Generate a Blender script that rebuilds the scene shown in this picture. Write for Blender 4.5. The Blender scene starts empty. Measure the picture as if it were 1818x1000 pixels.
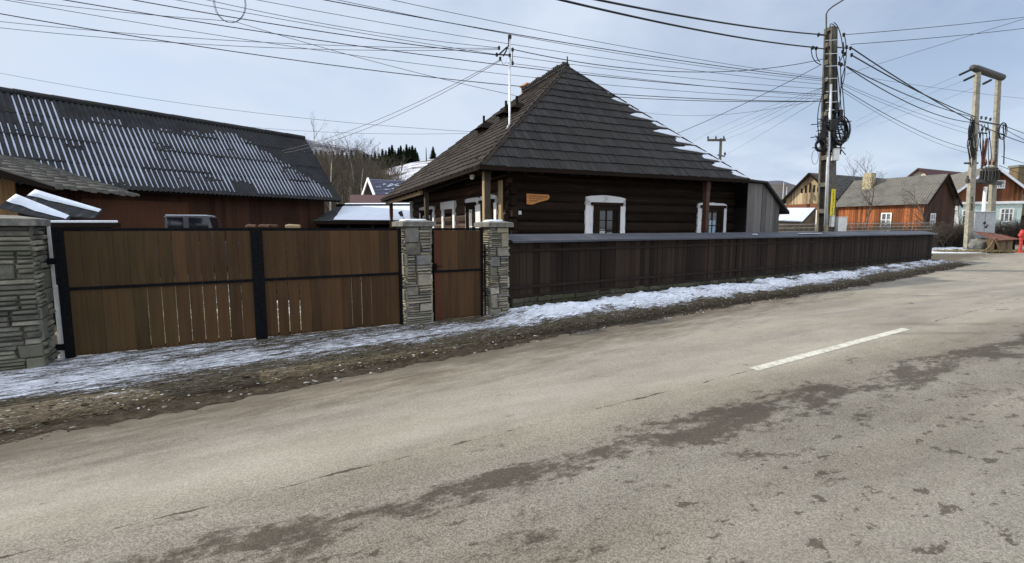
import bpy, bmesh, math, random
from mathutils import Vector, Matrix, noise
R = math.radians
random.seed(7)
sc = bpy.context.scene
COL = sc.collection

# ------------------------------------------------------------------ camera
CAMZ = 1.75
PITCH = math.atan(95 / 870)
cam_d = bpy.data.cameras.new('camera')
cam = bpy.data.objects.new('camera', cam_d)
COL.objects.link(cam)
cam.location = (0, 0, CAMZ)
cam.rotation_euler = (R(90) - PITCH, 0, 0)
cam_d.sensor_width = 36
cam_d.lens = 36 * 870 / 1818
cam_d.clip_start = .05
cam_d.clip_end = 4000
sc.camera = cam

# ------------------------------------------------------------------ sun and sky
SUN_EL = R(31)
sun_h = Vector((-.975, .22)).normalized()
sun_v = Vector((sun_h.x * math.cos(SUN_EL), sun_h.y * math.cos(SUN_EL), math.sin(SUN_EL)))
sd = bpy.data.lights.new('sun', 'SUN')
sd.energy = 4.2
sd.angle = R(.55)
sd.color = (1.0, .92, .77)
so = bpy.data.objects.new('sun', sd)
COL.objects.link(so)
so.rotation_euler = sun_v.to_track_quat('Z', 'Y').to_euler()

world = bpy.data.worlds.new('World')
sc.world = world
world.use_nodes = True
wn = world.node_tree.nodes
wl = world.node_tree.links
wn.clear()
w_out = wn.new('ShaderNodeOutputWorld')
w_bg = wn.new('ShaderNodeBackground')
w_bg.inputs['Strength'].default_value = .10
sky = wn.new('ShaderNodeTexSky')
sky.sky_type = 'NISHITA'
sky.sun_disc = False
sky.sun_elevation = SUN_EL
sky.sun_rotation = math.atan2(sun_h.x, sun_h.y)
sky.altitude = 700
sky.air_density = 1.0
sky.dust_density = 1.2
sky.ozone_density = 1.4
tc = wn.new('ShaderNodeTexCoord')
# thin high cloud: flatten the direction so that the veils stretch out towards the horizon
sep = wn.new('ShaderNodeSeparateXYZ')
wl.new(tc.outputs['Generated'], sep.inputs[0])
def wmath(op, a, b=None, clamp=False):
    n = wn.new('ShaderNodeMath'); n.operation = op; n.use_clamp = clamp
    for i, v in enumerate((a, b)):
        if v is None: continue
        if isinstance(v, (int, float)): n.inputs[i].default_value = v
        else: wl.new(v, n.inputs[i])
    return n.outputs[0]
zc = wmath('ADD', wmath('MAXIMUM', sep.outputs[2], 0.0), .18)
cx = wmath('DIVIDE', sep.outputs[0], zc)
cy = wmath('DIVIDE', sep.outputs[1], zc)
cmb = wn.new('ShaderNodeCombineXYZ')
wl.new(cx, cmb.inputs[0]); wl.new(cy, cmb.inputs[1])
cn = wn.new('ShaderNodeTexNoise')
cn.inputs['Scale'].default_value = .75
cn.inputs['Detail'].default_value = 7
cn.inputs['Roughness'].default_value = .55
cn.inputs['Distortion'].default_value = .3
wl.new(cmb.outputs[0], cn.inputs['Vector'])
cr = wn.new('ShaderNodeMapRange')
cr.inputs['From Min'].default_value = .36
cr.inputs['From Max'].default_value = .62
cr.inputs['To Min'].default_value = .0
cr.inputs['To Max'].default_value = .62
wl.new(cn.outputs['Fac'], cr.inputs['Value'])
# veil is thicker towards the sun (west) and towards the horizon
west = wmath('MULTIPLY', wmath('SUBTRACT', .75, sep.outputs[0]), .40)
hor = wmath('MULTIPLY', wmath('SUBTRACT', .62, sep.outputs[2]), .55)
fac = wmath('ADD', wmath('ADD', cr.outputs[0], west), hor, True)
fac = wmath('MULTIPLY', wmath('ADD', fac, .16), .88, True)
mx = wn.new('ShaderNodeMix'); mx.data_type = 'RGBA'
wl.new(fac, mx.inputs['Factor'])
tintn = wn.new('ShaderNodeMix'); tintn.data_type = 'RGBA'; tintn.blend_type = 'MULTIPLY'
tintn.inputs['Factor'].default_value = 1
tintn.inputs[7].default_value = (1.10, 1.10, 1.10, 1)
wl.new(sky.outputs[0], tintn.inputs[6])
wl.new(tintn.outputs[2], mx.inputs[6])
mx.inputs[7].default_value = (5.55, 6.3, 7.55, 1)
# low grey-blue cloud bank over the right horizon
cn2 = wn.new('ShaderNodeTexNoise')
cn2.inputs['Scale'].default_value = 4.2
cn2.inputs['Detail'].default_value = 5
mp2 = wn.new('ShaderNodeMapping')
mp2.inputs['Scale'].default_value = (1, 1, 3.2)
mp2.inputs['Location'].default_value = (3.1, 1.7, 0.4)
wl.new(tc.outputs['Generated'], mp2.inputs[0]); wl.new(mp2.outputs[0], cn2.inputs['Vector'])
cr2 = wn.new('ShaderNodeMapRange')
cr2.inputs['From Min'].default_value = .46; cr2.inputs['From Max'].default_value = .62
cr2.inputs['To Max'].default_value = .9
wl.new(cn2.outputs['Fac'], cr2.inputs['Value'])
low = wmath('MULTIPLY', wmath('SUBTRACT', .30, sep.outputs[2]), 5.0, True)
east = wmath('MULTIPLY', wmath('ADD', sep.outputs[0], -.15), 3.0, True)
f2 = wmath('MULTIPLY', wmath('MULTIPLY', cr2.outputs[0], low), east, True)
mx2 = wn.new('ShaderNodeMix'); mx2.data_type = 'RGBA'
wl.new(f2, mx2.inputs['Factor'])
wl.new(mx.outputs[2], mx2.inputs[6])
mx2.inputs[7].default_value = (3.6, 4.5, 6.0, 1)
# unseen sky brightened overhead and behind the camera, added to fill shaded faces
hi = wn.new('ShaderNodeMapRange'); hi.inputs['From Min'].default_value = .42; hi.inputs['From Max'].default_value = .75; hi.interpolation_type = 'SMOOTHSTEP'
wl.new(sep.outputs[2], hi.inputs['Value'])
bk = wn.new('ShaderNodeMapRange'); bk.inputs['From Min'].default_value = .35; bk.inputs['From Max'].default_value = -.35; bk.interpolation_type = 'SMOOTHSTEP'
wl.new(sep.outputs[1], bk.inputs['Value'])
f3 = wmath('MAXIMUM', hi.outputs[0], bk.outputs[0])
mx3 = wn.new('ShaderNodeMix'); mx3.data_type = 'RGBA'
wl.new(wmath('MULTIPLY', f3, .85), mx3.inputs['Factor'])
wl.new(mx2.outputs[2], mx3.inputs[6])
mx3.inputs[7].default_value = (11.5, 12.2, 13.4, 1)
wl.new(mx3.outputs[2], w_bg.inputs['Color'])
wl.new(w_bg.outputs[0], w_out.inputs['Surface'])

sc.view_settings.view_transform = 'Standard'
sc.view_settings.look = 'None'
sc.view_settings.exposure = .30
sc.view_settings.gamma = 1

# ------------------------------------------------------------------ helpers
cp, sp = math.cos(PITCH), math.sin(PITCH)
def at(px, py, D):
    """world point seen at photo pixel (px,py), D metres ahead along world Y"""
    u = (px - 909) / 870; v = (500 - py) / 870
    d = Vector((u, cp + v * sp, -sp + v * cp))
    d *= D / d.y
    return Vector((d.x, d.y, d.z + CAMZ))
def proj(p):
    q = Vector((p[0], p[1], p[2] - CAMZ))
    f = q.y * cp - q.z * sp; up = q.y * sp + q.z * cp
    return 909 + 870 * q.x / f, 500 - 870 * up / f
def hz(x, y):
    s = (x - .1) * .839 + (y - 9.8) * .544
    return .011 * min(max(0, s), 60)

class Fr:
    def __init__(s, o, ang):
        s.o = Vector((o[0], o[1], o[2] if len(o) > 2 else 0)); s.ang = ang
        s.fx = Vector((math.cos(ang), math.sin(ang), 0)); s.fy = Vector((-math.sin(ang), math.cos(ang), 0))
    def p(s, a, b, z=0): return s.o + s.fx * a + s.fy * b + Vector((0, 0, z))

W0 = Fr((0, 0, 0), 0)
class MB:
    def __init__(s): s.v = []; s.f = []; s.uv = None
    def vert(s, p): s.v.append(Vector(p)); return len(s.v) - 1
    def poly(s, pts):
        i = len(s.v); s.v += [Vector(p) for p in pts]; s.f.append(tuple(range(i, i + len(pts)))); return s
    def hexa(s, b, t):
        i = len(s.v); s.v += [Vector(p) for p in b] + [Vector(p) for p in t]
        s.f += [(i+3, i+2, i+1, i), (i+4, i+5, i+6, i+7)] + [(i+k, i+(k+1) % 4, i+4+(k+1) % 4, i+4+k) for k in range(4)]
        return s
    def box(s, fr, a0, a1, b0, b1, z0, z1):
        return s.hexa([fr.p(a0, b0, z0), fr.p(a1, b0, z0), fr.p(a1, b1, z0), fr.p(a0, b1, z0)],
                      [fr.p(a0, b0, z1), fr.p(a1, b0, z1), fr.p(a1, b1, z1), fr.p(a0, b1, z1)])
    def jbox(s, fr, a0, a1, b0, b1, z0, z1, j):
        r = lambda: random.uniform(-j, j)
        P = [fr.p(a + r(), b + r(), z + r()) for z in (z0, z1) for a, b in ((a0, b0), (a1, b0), (a1, b1), (a0, b1))]
        return s.hexa(P[:4], P[4:])
    def prism(s, pts, ext):
        n = len(pts); i = len(s.v); ext = Vector(ext)
        s.v += [Vector(p) for p in pts] + [Vector(p) + ext for p in pts]
        s.f += [tuple(range(i + n - 1, i - 1, -1)), tuple(range(i + n, i + 2 * n))]
        s.f += [(i+k, i+(k+1) % n, i+n+(k+1) % n, i+n+k) for k in range(n)]
        return s
    def bar(s, p0, p1, w, h=None, up=(0, 0, 1)):
        h = h or w; p0 = Vector(p0); p1 = Vector(p1); d = (p1 - p0).normalized(); up = Vector(up)
        if abs(d.dot(up)) > .98: up = Vector((1, 0, 0))
        sx = d.cross(up).normalized(); sy = sx.cross(d)
        q = [(-1, -1), (1, -1), (1, 1), (-1, 1)]
        return s.hexa([p0 + sx * w/2 * a + sy * h/2 * b for a, b in q], [p1 + sx * w/2 * a + sy * h/2 * b for a, b in q])
    def tube(s, pts, rad, n=6, cap=True):
        pts = [Vector(p) for p in pts]; m = len(pts)
        if not isinstance(rad, (list, tuple)): rad = [rad] * m
        i0 = len(s.v); ref = None
        for k, p in enumerate(pts):
            d = (pts[min(k+1, m-1)] - pts[max(k-1, 0)])
            d = d.normalized() if d.length > 1e-9 else Vector((0, 0, 1))
            if ref is None: ref = Vector((0, 0, 1)) if abs(d.z) < .9 else Vector((1, 0, 0))
            sx = d.cross(ref).normalized(); sy = sx.cross(d); ref = sy
            for j in range(n):
                a = 2 * math.pi * j / n
                s.v.append(p + (sx * math.cos(a) + sy * math.sin(a)) * rad[k])
        for k in range(m - 1):
            for j in range(n):
                a = i0 + k * n + j; b = i0 + k * n + (j + 1) % n
                s.f.append((a, b, b + n, a + n))
        if cap:
            s.f.append(tuple(i0 + j for j in range(n - 1, -1, -1)))
            s.f.append(tuple(i0 + (m - 1) * n + j for j in range(n)))
        return s
    def lathe(s, c, prof, n=16):
        """prof: (radius, z) pairs around vertical axis through c"""
        c = Vector(c); i0 = len(s.v)
        for r, z in prof:
            for j in range(n):
                a = 2 * math.pi * j / n; s.v.append(c + Vector((r * math.cos(a), r * math.sin(a), z)))
        for k in range(len(prof) - 1):
            for j in range(n):
                a = i0 + k*n + j; b = i0 + k*n + (j+1) % n; s.f.append((a, b, b+n, a+n))
        s.f.append(tuple(i0 + j for j in range(n-1, -1, -1))); s.f.append(tuple(i0 + (len(prof)-1)*n + j for j in range(n)))
        return s
    def build(s, name, mat, parent=None, smooth=False, bevel=0, label=None, kind=None, uv=None):
        me = bpy.data.meshes.new(name)
        M = ROOT.get(parent.name) if parent else None
        vs = [M @ v for v in s.v] if M else s.v
        me.from_pydata([tuple(v) for v in vs], [], s.f)
        me.materials.append(mat)
        if smooth:
            me.polygons.foreach_set('use_smooth', [True] * len(me.polygons))
        if uv:
            l = me.uv_layers.new(name='UVMap')
            for lp in me.loops: l.data[lp.index].uv = uv[lp.vertex_index]
        me.update()
        o = bpy.data.objects.new(name, me); COL.objects.link(o)
        if parent:
            o.parent = parent; ROOT[o.name] = M
        if bevel:
            b = o.modifiers.new('bevel', 'BEVEL'); b.width = bevel; b.segments = 2; b.limit_method = 'ANGLE'
        if label: o['label'] = label
        if kind: o['kind'] = kind
        return o
ROOT = {}
def thing(name, label, cat, loc=(0, 0, 0), ang=0, group=None):
    o = bpy.data.objects.new(name, None); COL.objects.link(o)
    o.empty_display_size = .3
    loc = Vector((loc[0], loc[1], loc[2] if len(loc) > 2 else 0))
    o.location = loc; o.rotation_euler = (0, 0, ang)
    o['label'] = label; o['category'] = cat
    if group: o['group'] = group
    ROOT[o.name] = (Matrix.Translation(loc) @ Matrix.Rotation(ang, 4, 'Z')).inverted()
    return o
def tag(o, label, cat, group=None, kind=None):
    if label: o['label'] = label
    if cat: o['category'] = cat
    if group: o['group'] = group
    if kind: o['kind'] = kind
    return o

# ------------------------------------------------------------------ material helpers
class MT:
    def __init__(s, name, rough=.8, spec=.3):
        s.m = bpy.data.materials.new(name); s.m.use_nodes = True
        s.n = s.m.node_tree.nodes; s.l = s.m.node_tree.links
        s.b = s.n['Principled BSDF']; s.b.inputs['Roughness'].default_value = rough
        s.b.inputs['Specular IOR Level'].default_value = spec
        s.tc = s.n.new('ShaderNodeTexCoord'); s.geo = None
    def isl(s):
        if not s.geo: s.geo = s.n.new('ShaderNodeNewGeometry')
        return s.geo.outputs['Random Per Island']
    def map(s, scale=(1, 1, 1), rot=(0, 0, 0), loc=(0, 0, 0), src='Object'):
        m = s.n.new('ShaderNodeMapping'); m.inputs['Scale'].default_value = scale
        m.inputs['Rotation'].default_value = rot; m.inputs['Location'].default_value = loc
        s.l.new(s.tc.outputs[src] if isinstance(src, str) else src, m.inputs[0]); return m.outputs[0]
    def noise(s, vec=None, scale=5, detail=4, rough=.5, dist=0, out='Fac'):
        t = s.n.new('ShaderNodeTexNoise'); t.inputs['Scale'].default_value = scale
        t.inputs['Detail'].default_value = detail; t.inputs['Roughness'].default_value = rough
        t.inputs['Distortion'].default_value = dist
        s.l.new(vec if vec is not None else s.tc.outputs['Object'], t.inputs['Vector']); return t.outputs[out]
    def vor(s, vec=None, scale=5, out='Distance', feature='F1'):
        t = s.n.new('ShaderNodeTexVoronoi'); t.inputs['Scale'].default_value = scale; t.feature = feature
        s.l.new(vec if vec is not None else s.tc.outputs['Object'], t.inputs['Vector']); return t.outputs[out]
    def math(s, op, a, b=None, c=None, clamp=False):
        t = s.n.new('ShaderNodeMath'); t.operation = op; t.use_clamp = clamp
        for i, v in enumerate((a, b, c)):
            if v is None: continue
            if isinstance(v, (int, float)): t.inputs[i].default_value = v
            else: s.l.new(v, t.inputs[i])
        return t.outputs[0]
    def rng(s, v, a, b, c=0, d=1, smooth=True):
        t = s.n.new('ShaderNodeMapRange'); t.inputs['From Min'].default_value = a; t.inputs['From Max'].default_value = b
        t.inputs['To Min'].default_value = c; t.inputs['To Max'].default_value = d
        if smooth: t.interpolation_type = 'SMOOTHSTEP'
        s.l.new(v, t.inputs['Value']); return t.outputs[0]
    def ramp(s, v, stops):
        t = s.n.new('ShaderNodeValToRGB'); e = t.color_ramp.elements
        while len(e) < len(stops): e.new(.5)
        for i, (p, c) in enumerate(stops): e[i].position = p; e[i].color = (*c, 1)
        s.l.new(v, t.inputs[0]); return t.outputs[0]
    def mix(s, f, a, b, mode='MIX'):
        t = s.n.new('ShaderNodeMix'); t.data_type = 'RGBA'; t.blend_type = mode
        for i, v in ((0, f), (6, a), (7, b)):
            if isinstance(v, (int, float)): t.inputs[i].default_value = v
            elif isinstance(v, tuple): t.inputs[i].default_value = (*v, 1)
            else: s.l.new(v, t.inputs[i])
        return t.outputs[2]
    def sep(s, vec):
        t = s.n.new('ShaderNodeSeparateXYZ'); s.l.new(vec, t.inputs[0]); return t.outputs
    def col(s, c):
        if isinstance(c, tuple): s.b.inputs['Base Color'].default_value = (*c, 1)
        else: s.l.new(c, s.b.inputs['Base Color'])
        return s
    def bump(s, h, dist=.01, strength=1.0):
        t = s.n.new('ShaderNodeBump'); t.inputs['Distance'].default_value = dist; t.inputs['Strength'].default_value = strength
        s.l.new(h, t.inputs['Height']); s.l.new(t.outputs[0], s.b.inputs['Normal']); return s
    def rough(s, v): s.l.new(v, s.b.inputs['Roughness']); return s

def wood(name, c0, c1, axis='z', var=.6, rough=.75, sc_=1.0, streak=None, spec=.25):
    m = MT(name, rough, spec)
    st = {'z': (26, 26, 1.6), 'x': (1.6, 26, 26), 'y': (26, 1.6, 26)}[axis]
    n = m.noise(m.map(tuple(k * sc_ for k in st)), 1, 6, .62, .4)
    big = m.noise(None, 1.3, 3)
    f = m.math('ADD', m.math('MULTIPLY', n, .9), m.math('MULTIPLY', m.isl(), var))
    f = m.math('ADD', f, m.math('MULTIPLY', big, .4))
    f = m.rng(f, .45, 1.1 + var * .55, 0, 1, False)
    c = m.ramp(f, [(0, c0), (1, c1)])
    if streak:
        s2 = m.noise(m.map(tuple(k * .35 for k in st), loc=(7, 3, 1)), 1, 5, .6)
        c = m.mix(m.rng(s2, .55, .75, 0, .75), c, streak)
    m.col(c); m.bump(n, .006, .7)
    return m.m
def plain(name, c, rough=.6, var=.15, scale=6, spec=.3, metal=0, bumpd=.003):
    m = MT(name, rough, spec); n = m.noise(None, scale, 5, .6)
    lo = tuple(k * (1 - var) for k in c); hi = tuple(min(1, k * (1 + var)) for k in c)
    m.col(m.ramp(m.rng(n, .3, .7), [(0, lo), (1, hi)])); m.b.inputs['Metallic'].default_value = metal
    m.bump(n, bumpd, .5)
    return m.m

M = {}
M['gate_wood'] = wood('gate_wood', (.027, .0145, .006), (.088, .046, .020), 'z', .45, .6, .8, (.050, .034, .014), .15)
M['gate_wood_green'] = wood('gate_wood_green', (.024, .015, .006), (.080, .047, .018), 'z', .4, .6, .8, (.040, .036, .014), .15)
M['gate_red'] = wood('gate_red', (.038, .013, .007), (.090, .032, .017), 'z', .9, .6, .8, None, .15)
M['black_steel'] = plain('black_steel', (.006, .006, .0075), .75, .4, 20, .06)
M['fence_wood'] = wood('fence_wood', (.007, .0050, .0040), (.033, .0225, .0165), 'z', 1.0, .75, 1, (.034, .011, .008), .10)
M['fence_rail'] = wood('fence_rail', (.010, .0075, .006), (.030, .022, .018), 'x', .5, .8, 1, None, .1)
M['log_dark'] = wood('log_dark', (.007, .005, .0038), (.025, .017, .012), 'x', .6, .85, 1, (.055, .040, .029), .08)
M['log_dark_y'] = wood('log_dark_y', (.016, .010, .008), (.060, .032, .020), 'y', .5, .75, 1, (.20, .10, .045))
M['soffit'] = wood('soffit', (.006, .0045, .0035), (.018, .012, .009), 'x', .5, .9, 1, None, .08)
M['grey_boards'] = wood('grey_boards', (.045, .044, .044), (.17, .16, .155), 'z', .7, .85, 1, (.06, .055, .05))
M['post_wood'] = wood('post_wood', (.020, .016, .011), (.085, .066, .045), 'z', .3, .8)
M['pale_wood'] = wood('pale_wood', (.18, .13, .075), (.42, .32, .19), 'z', .3, .7)
M['orange_wood'] = wood('orange_wood', (.32, .12, .035), (.62, .28, .09), 'x', .3, .6)
M['barn_wood'] = wood('barn_wood', (.022, .010, .006), (.070, .030, .016), 'z', .7, .85)
M['shed_wood'] = wood('shed_wood', (.10, .055, .025), (.30, .18, .08), 'z', .8, .85)
M['red_boards'] = wood('red_boards', (.07, .022, .010), (.38, .125, .042), 'z', 1.0, .8, 1, (.10, .045, .028))
M['yellow_boards'] = wood('yellow_boards', (.16, .11, .06), (.46, .36, .23), 'z', 1.0, .8, 1, (.10, .06, .035))
M['brown_boards'] = wood('brown_boards', (.045, .018, .010), (.20, .075, .032), 'z', .9, .75)
M['dirt_wood'] = wood('dirt_wood', (.05, .035, .02), (.20, .15, .09), 'z', .8, .9)
M['white_paint'] = plain('white_paint', (.70, .71, .72), .7, .10, 5, .3)
M['lime'] = None
m = MT('limewash', .85); n = m.noise(None, 3, 6, .6)
m.col(m.ramp(m.rng(n, .3, .75), [(0, (.74, .74, .74)), (.75, (.66, .66, .68)), (1, (.42, .40, .38))])); m.bump(n, .01, .6); M['lime'] = m.m
m = MT('glass', .08, .6); n = m.noise(None, 1.5, 2)
m.col(m.ramp(n, [(.3, (.006, .008, .010)), (.8, (.02, .024, .028))])); m.b.inputs['Roughness'].default_value = .06; M['glass'] = m.m
M['curtain'] = plain('curtain', (.45, .45, .43), .9, .3, 40)
M['grey_metal_cap'] = plain('grey_metal_cap', (.043, .047, .062), .5, .18, 2, .3, .0)
M['galv'] = plain('galvanised', (.55, .57, .60), .42, .12, 4, .5, .35)
M['cable'] = plain('cable', (.012, .013, .016), .6, .2)
M['thin_cable'] = plain('thin_cable', (.055, .06, .075), .6, .2)
M['black_plastic'] = plain('black_plastic', (.010, .010, .012), .5, .3, 15)
M['white_plastic'] = plain('white_plastic', (.62, .63, .60), .5, .12)
M['yellow_sign'] = plain('yellow_sign', (.62, .52, .03), .5, .18, 8)
M['ink'] = plain('ink', (.03, .025, .02), .7, .2)
M['ink_red'] = plain('ink_red', (.25, .05, .03), .7, .2)
M['red_paint'] = plain('red_paint', (.38, .028, .02), .5, .18, 6, .5)
M['rust'] = plain('rust', (.12, .05, .035), .85, .5, 8)
M['maroon_roof'] = plain('maroon_roof', (.052, .019, .021), .8, .2, 5)
M['navy_roof'] = plain('navy_roof', (.028, .032, .075), .45, .25, 5, .5)
M['mint'] = plain('mint', (.44, .54, .52), .85, .1)
M['plaster'] = plain('plaster', (.60, .57, .50), .9, .12, 3)
M['ochre'] = plain('ochre', (.34, .30, .20), .9, .3, 5)
M['orange_brick'] = plain('orange_brick', (.36, .17, .09), .85, .2, 8)
M['weeds'] = plain('weeds', (.22, .18, .10), .95, .3, 1)
M['cabinet'] = plain('cabinet', (.36, .38, .40), .55, .12)
M['blue_blind'] = plain('blue_blind', (.30, .42, .52), .6, .2)
M['old_sheet_dark'] = plain('dark_sheet', (.05, .047, .045), .9, .4, 2)
M['rim'] = plain('rim', (.25, .25, .26), .4, .2, 9, .5, .6)
M['rubber'] = plain('rubber', (.015, .015, .015), .8, .2)
M['truck_paint'] = plain('truck_paint', (.045, .038, .05), .3, .12, 3, .6)

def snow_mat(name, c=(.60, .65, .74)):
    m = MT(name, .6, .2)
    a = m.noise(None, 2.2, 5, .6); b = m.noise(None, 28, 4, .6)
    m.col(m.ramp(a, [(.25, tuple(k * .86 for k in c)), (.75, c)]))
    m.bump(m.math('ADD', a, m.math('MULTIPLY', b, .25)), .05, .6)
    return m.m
M['snow'] = snow_mat('snow')

# stone of the gate pillars: every stone its own tone
def stone(name, stops, moss=None):
    m = MT(name, .92, .15)
    a = m.noise(None, 9, 8, .65); b = m.noise(None, 45, 4, .6)
    c = m.ramp(m.math('FRACT', m.math('MULTIPLY', m.isl(), 7.13)), stops)
    c = m.mix(m.rng(a, .35, .7), m.mix(1.0, c, (.62, .62, .62), 'MULTIPLY'), c)
    c = m.mix(m.math('MULTIPLY', b, .5), c, m.mix(1.0, c, (.55, .55, .52), 'MULTIPLY'))
    if moss: c = m.mix(m.rng(m.noise(None, 2.3, 5, .6), .42, .68, 0, .75), c, moss)
    m.col(c); m.bump(m.math('ADD', a, m.math('MULTIPLY', b, .35)), .018, .9)
    return m.m
M['stone'] = stone('ledge_stone', [(0, (.13, .12, .105)), (.2, (.26, .245, .20)), (.4, (.42, .37, .26)), (.6, (.20, .20, .20)), (.8, (.34, .30, .23)), (1, (.46, .43, .36))], (.20, .19, .14))
M['stone_mossy'] = stone('mossy_stone', [(0, (.09, .09, .075)), (.3, (.20, .195, .165)), (.6, (.13, .13, .11)), (.8, (.27, .26, .215)), (1, (.33, .31, .25))], (.11, .112, .078))
M['mortar'] = plain('mortar', (.075, .07, .06), .95, .3, 25, .1, 0, .01)
M['cap_stone'] = plain('cap_stone', (.15, .147, .133), .9, .3, 9, .2, 0, .008)
M['base_stone'] = stone('base_stone', [(0, (.035, .033, .024)), (.5, (.065, .062, .044)), (1, (.11, .10, .08))], (.045, .047, .022))
M['concrete'] = plain('pole_concrete', (.105, .098, .082), .95, .28, 6, .1, 0, .008)
M['concrete_pale'] = plain('pale_concrete', (.27, .255, .21), .95, .22, 5, .1, 0, .008)

def shingle_mat(name, lo, hi, warm):
    m = MT(name, .85, .2)
    n = m.noise(m.map((14, 14, 3)), 1, 6, .6)
    f = m.math('ADD', m.math('ADD', m.math('MULTIPLY', m.isl(), .45), .15), m.math('MULTIPLY', n, .5))
    c = m.ramp(m.rng(f, .2, 1.1, 0, 1, False), [(0, lo), (.6, tuple((a + b) / 2 for a, b in zip(lo, hi))), (1, hi)])
    c = m.mix(m.rng(m.noise(None, .9, 5, .6), .45, .7, 0, .6), c, warm)
    m.col(c); m.bump(n, .01, .8)
    return m.m
M['shingle'] = shingle_mat('shingle', (.016, .0155, .0155), (.052, .050, .049), (.030, .027, .024))
M['shingle_warm'] = shingle_mat('shingle_warm', (.014, .0105, .0088), (.047, .036, .029), (.034, .024, .018))
m = MT('fibre_cement', .95, .1); a = m.noise(None, 1.4, 7, .65); b = m.noise(None, 18, 4)
m.col(m.mix(m.math('MULTIPLY', b, .5), m.ramp(a, [(.3, (.026, .026, .028)), (.55, (.048, .050, .056)), (.75, (.045, .050, .032))]), (.015, .015, .015)))
m.bump(b, .004); M['fibre_cement'] = m.m
m = MT('old_sheet', .95, .1); a = m.noise(None, 1.2, 7, .65); b = m.noise(None, 14, 4)
m.col(m.mix(m.math('MULTIPLY', b, .5), m.ramp(a, [(.3, (.10, .095, .085)), (.55, (.17, .165, .15)), (.75, (.13, .13, .08))]), (.07, .065, .06)))
M['old_sheet'] = m.m

# ------------------------------------------------------------------ asphalt
m = MT('asphalt', .95, .12)
P = m.tc.outputs['Object']
def band(org, ang):     # (along, across) coordinates of a line on the ground
    mp = m.n.new('ShaderNodeVectorMath'); mp.operation = 'SUBTRACT'; mp.inputs[1].default_value = (org[0], org[1], 0)
    m.l.new(P, mp.inputs[0])
    rt = m.n.new('ShaderNodeVectorRotate'); rt.rotation_type = 'Z_AXIS'; rt.inputs['Angle'].default_value = -ang
    m.l.new(mp.outputs[0], rt.inputs['Vector']); o = m.sep(rt.outputs[0]); return o[0], o[1], rt.outputs[0]
RD = math.atan2(.54, .84)
grain = m.vor(None, 125, 'Color')
grain_v = m.math('MULTIPLY', m.sep(grain)[0], 1)
fine = m.noise(None, 160, 3, .7)
mid = m.noise(None, 3.0, 6, .6)
big = m.noise(None, .35, 4, .5)
al, ac, rv = band((1.4, 4.04), math.atan2(.466, .885))
streaks = m.noise(m.map((.35, 2.6, 1), src=rv), 1, 6, .6)
base = m.ramp(m.math('ADD', m.math('MULTIPLY', big, .5), m.math('MULTIPLY', streaks, .5)),
              [(.32, (.215, .201, .172)), (.5, (.268, .251, .217)), (.68, (.318, .299, .258))])
def gauss(v, w): return m.math('POWER', 2.718, m.math('MULTIPLY', m.math('POWER', m.math('ABSOLUTE', m.math('DIVIDE', v, w)), 2.0), -1.0))
near_lane = m.rng(m.math('ADD', m.math('MULTIPLY', ac, -1.0), m.math('MULTIPLY', m.math('SUBTRACT', mid, .5), .5)), -1.1, -.2)
base = m.mix(m.math('MULTIPLY', near_lane, .85), base, m.mix(1.0, base, (.70, .70, .70), 'MULTIPLY'))
gv = m.rng(m.math('ADD', m.math('MULTIPLY', grain_v, .6), m.math('MULTIPLY', fine, .6)), .25, .95)
base = m.mix(gv, m.mix(1.0, base, m.mix(near_lane, (.72, .71, .70), (.60, .59, .58)), 'MULTIPLY'), m.mix(1.0, base, m.mix(near_lane, (1.20, 1.19, 1.18), (1.33, 1.32, 1.31)), 'MULTIPLY'))
for off_, k_ in ((1.15, .16), (2.75, .16), (-1.5, .10)):
    base = m.mix(m.math('MULTIPLY', gauss(m.math('SUBTRACT', ac, off_), .38), k_), base, (.42, .395, .345))
fl = m.math('LESS_THAN', m.noise(m.map((2, 2, 1), src=rv, loc=(1, 1, 0)), 9, 6, .75), .335)
base = m.mix(m.math('MULTIPLY', fl, .5), base, (.10, .088, .072))
mott = m.noise(m.map((.7, 1.8, 1), src=rv, loc=(2, 7, 0)), 1, 8, .7)
base = m.mix(m.rng(mott, .38, .64, .0, .42), base, m.mix(1.0, base, (.66, .64, .62), 'MULTIPLY'))
base = m.mix(m.rng(m.noise(m.map((.25, .9, 1), src=rv, loc=(9, 1, 0)), 1, 4, .5), .45, .7, 0, .35), base, m.mix(1.0, base, (1.06, 1.0, .86), 'MULTIPLY'))
# damp dark stain running along the lane
wob = m.math('MULTIPLY', m.math('SUBTRACT', m.noise(m.map((.5, .5, 1), src=rv), 1, 3), .5), 1.1)
acw = m.math('ADD', ac, wob)
blot = m.noise(m.map((1.5, 3.6, 1), src=rv), 1.0, 9, .74)
brk = m.noise(m.map((.9, 2.2, 1), src=rv, loc=(5, 2, 0)), 1.0, 3, .5)
g1 = m.math('MULTIPLY', gauss(acw, .25), .29)
g1 = m.math('ADD', g1, m.math('MULTIPLY', gauss(m.math('ADD', acw, .5), .8), .12))
st = m.math('ADD', m.math('ADD', m.math('ADD', m.math('MULTIPLY', blot, 1.5), m.math('MULTIPLY', m.math('SUBTRACT', m.noise(m.map((9, 14, 1), src=rv, loc=(3, 3, 0)), 1, 6, .8), .5), .8)), m.math('MULTIPLY', brk, .7)), g1)
stain = m.rng(st, 1.30, 1.50, 0, .92)
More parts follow.
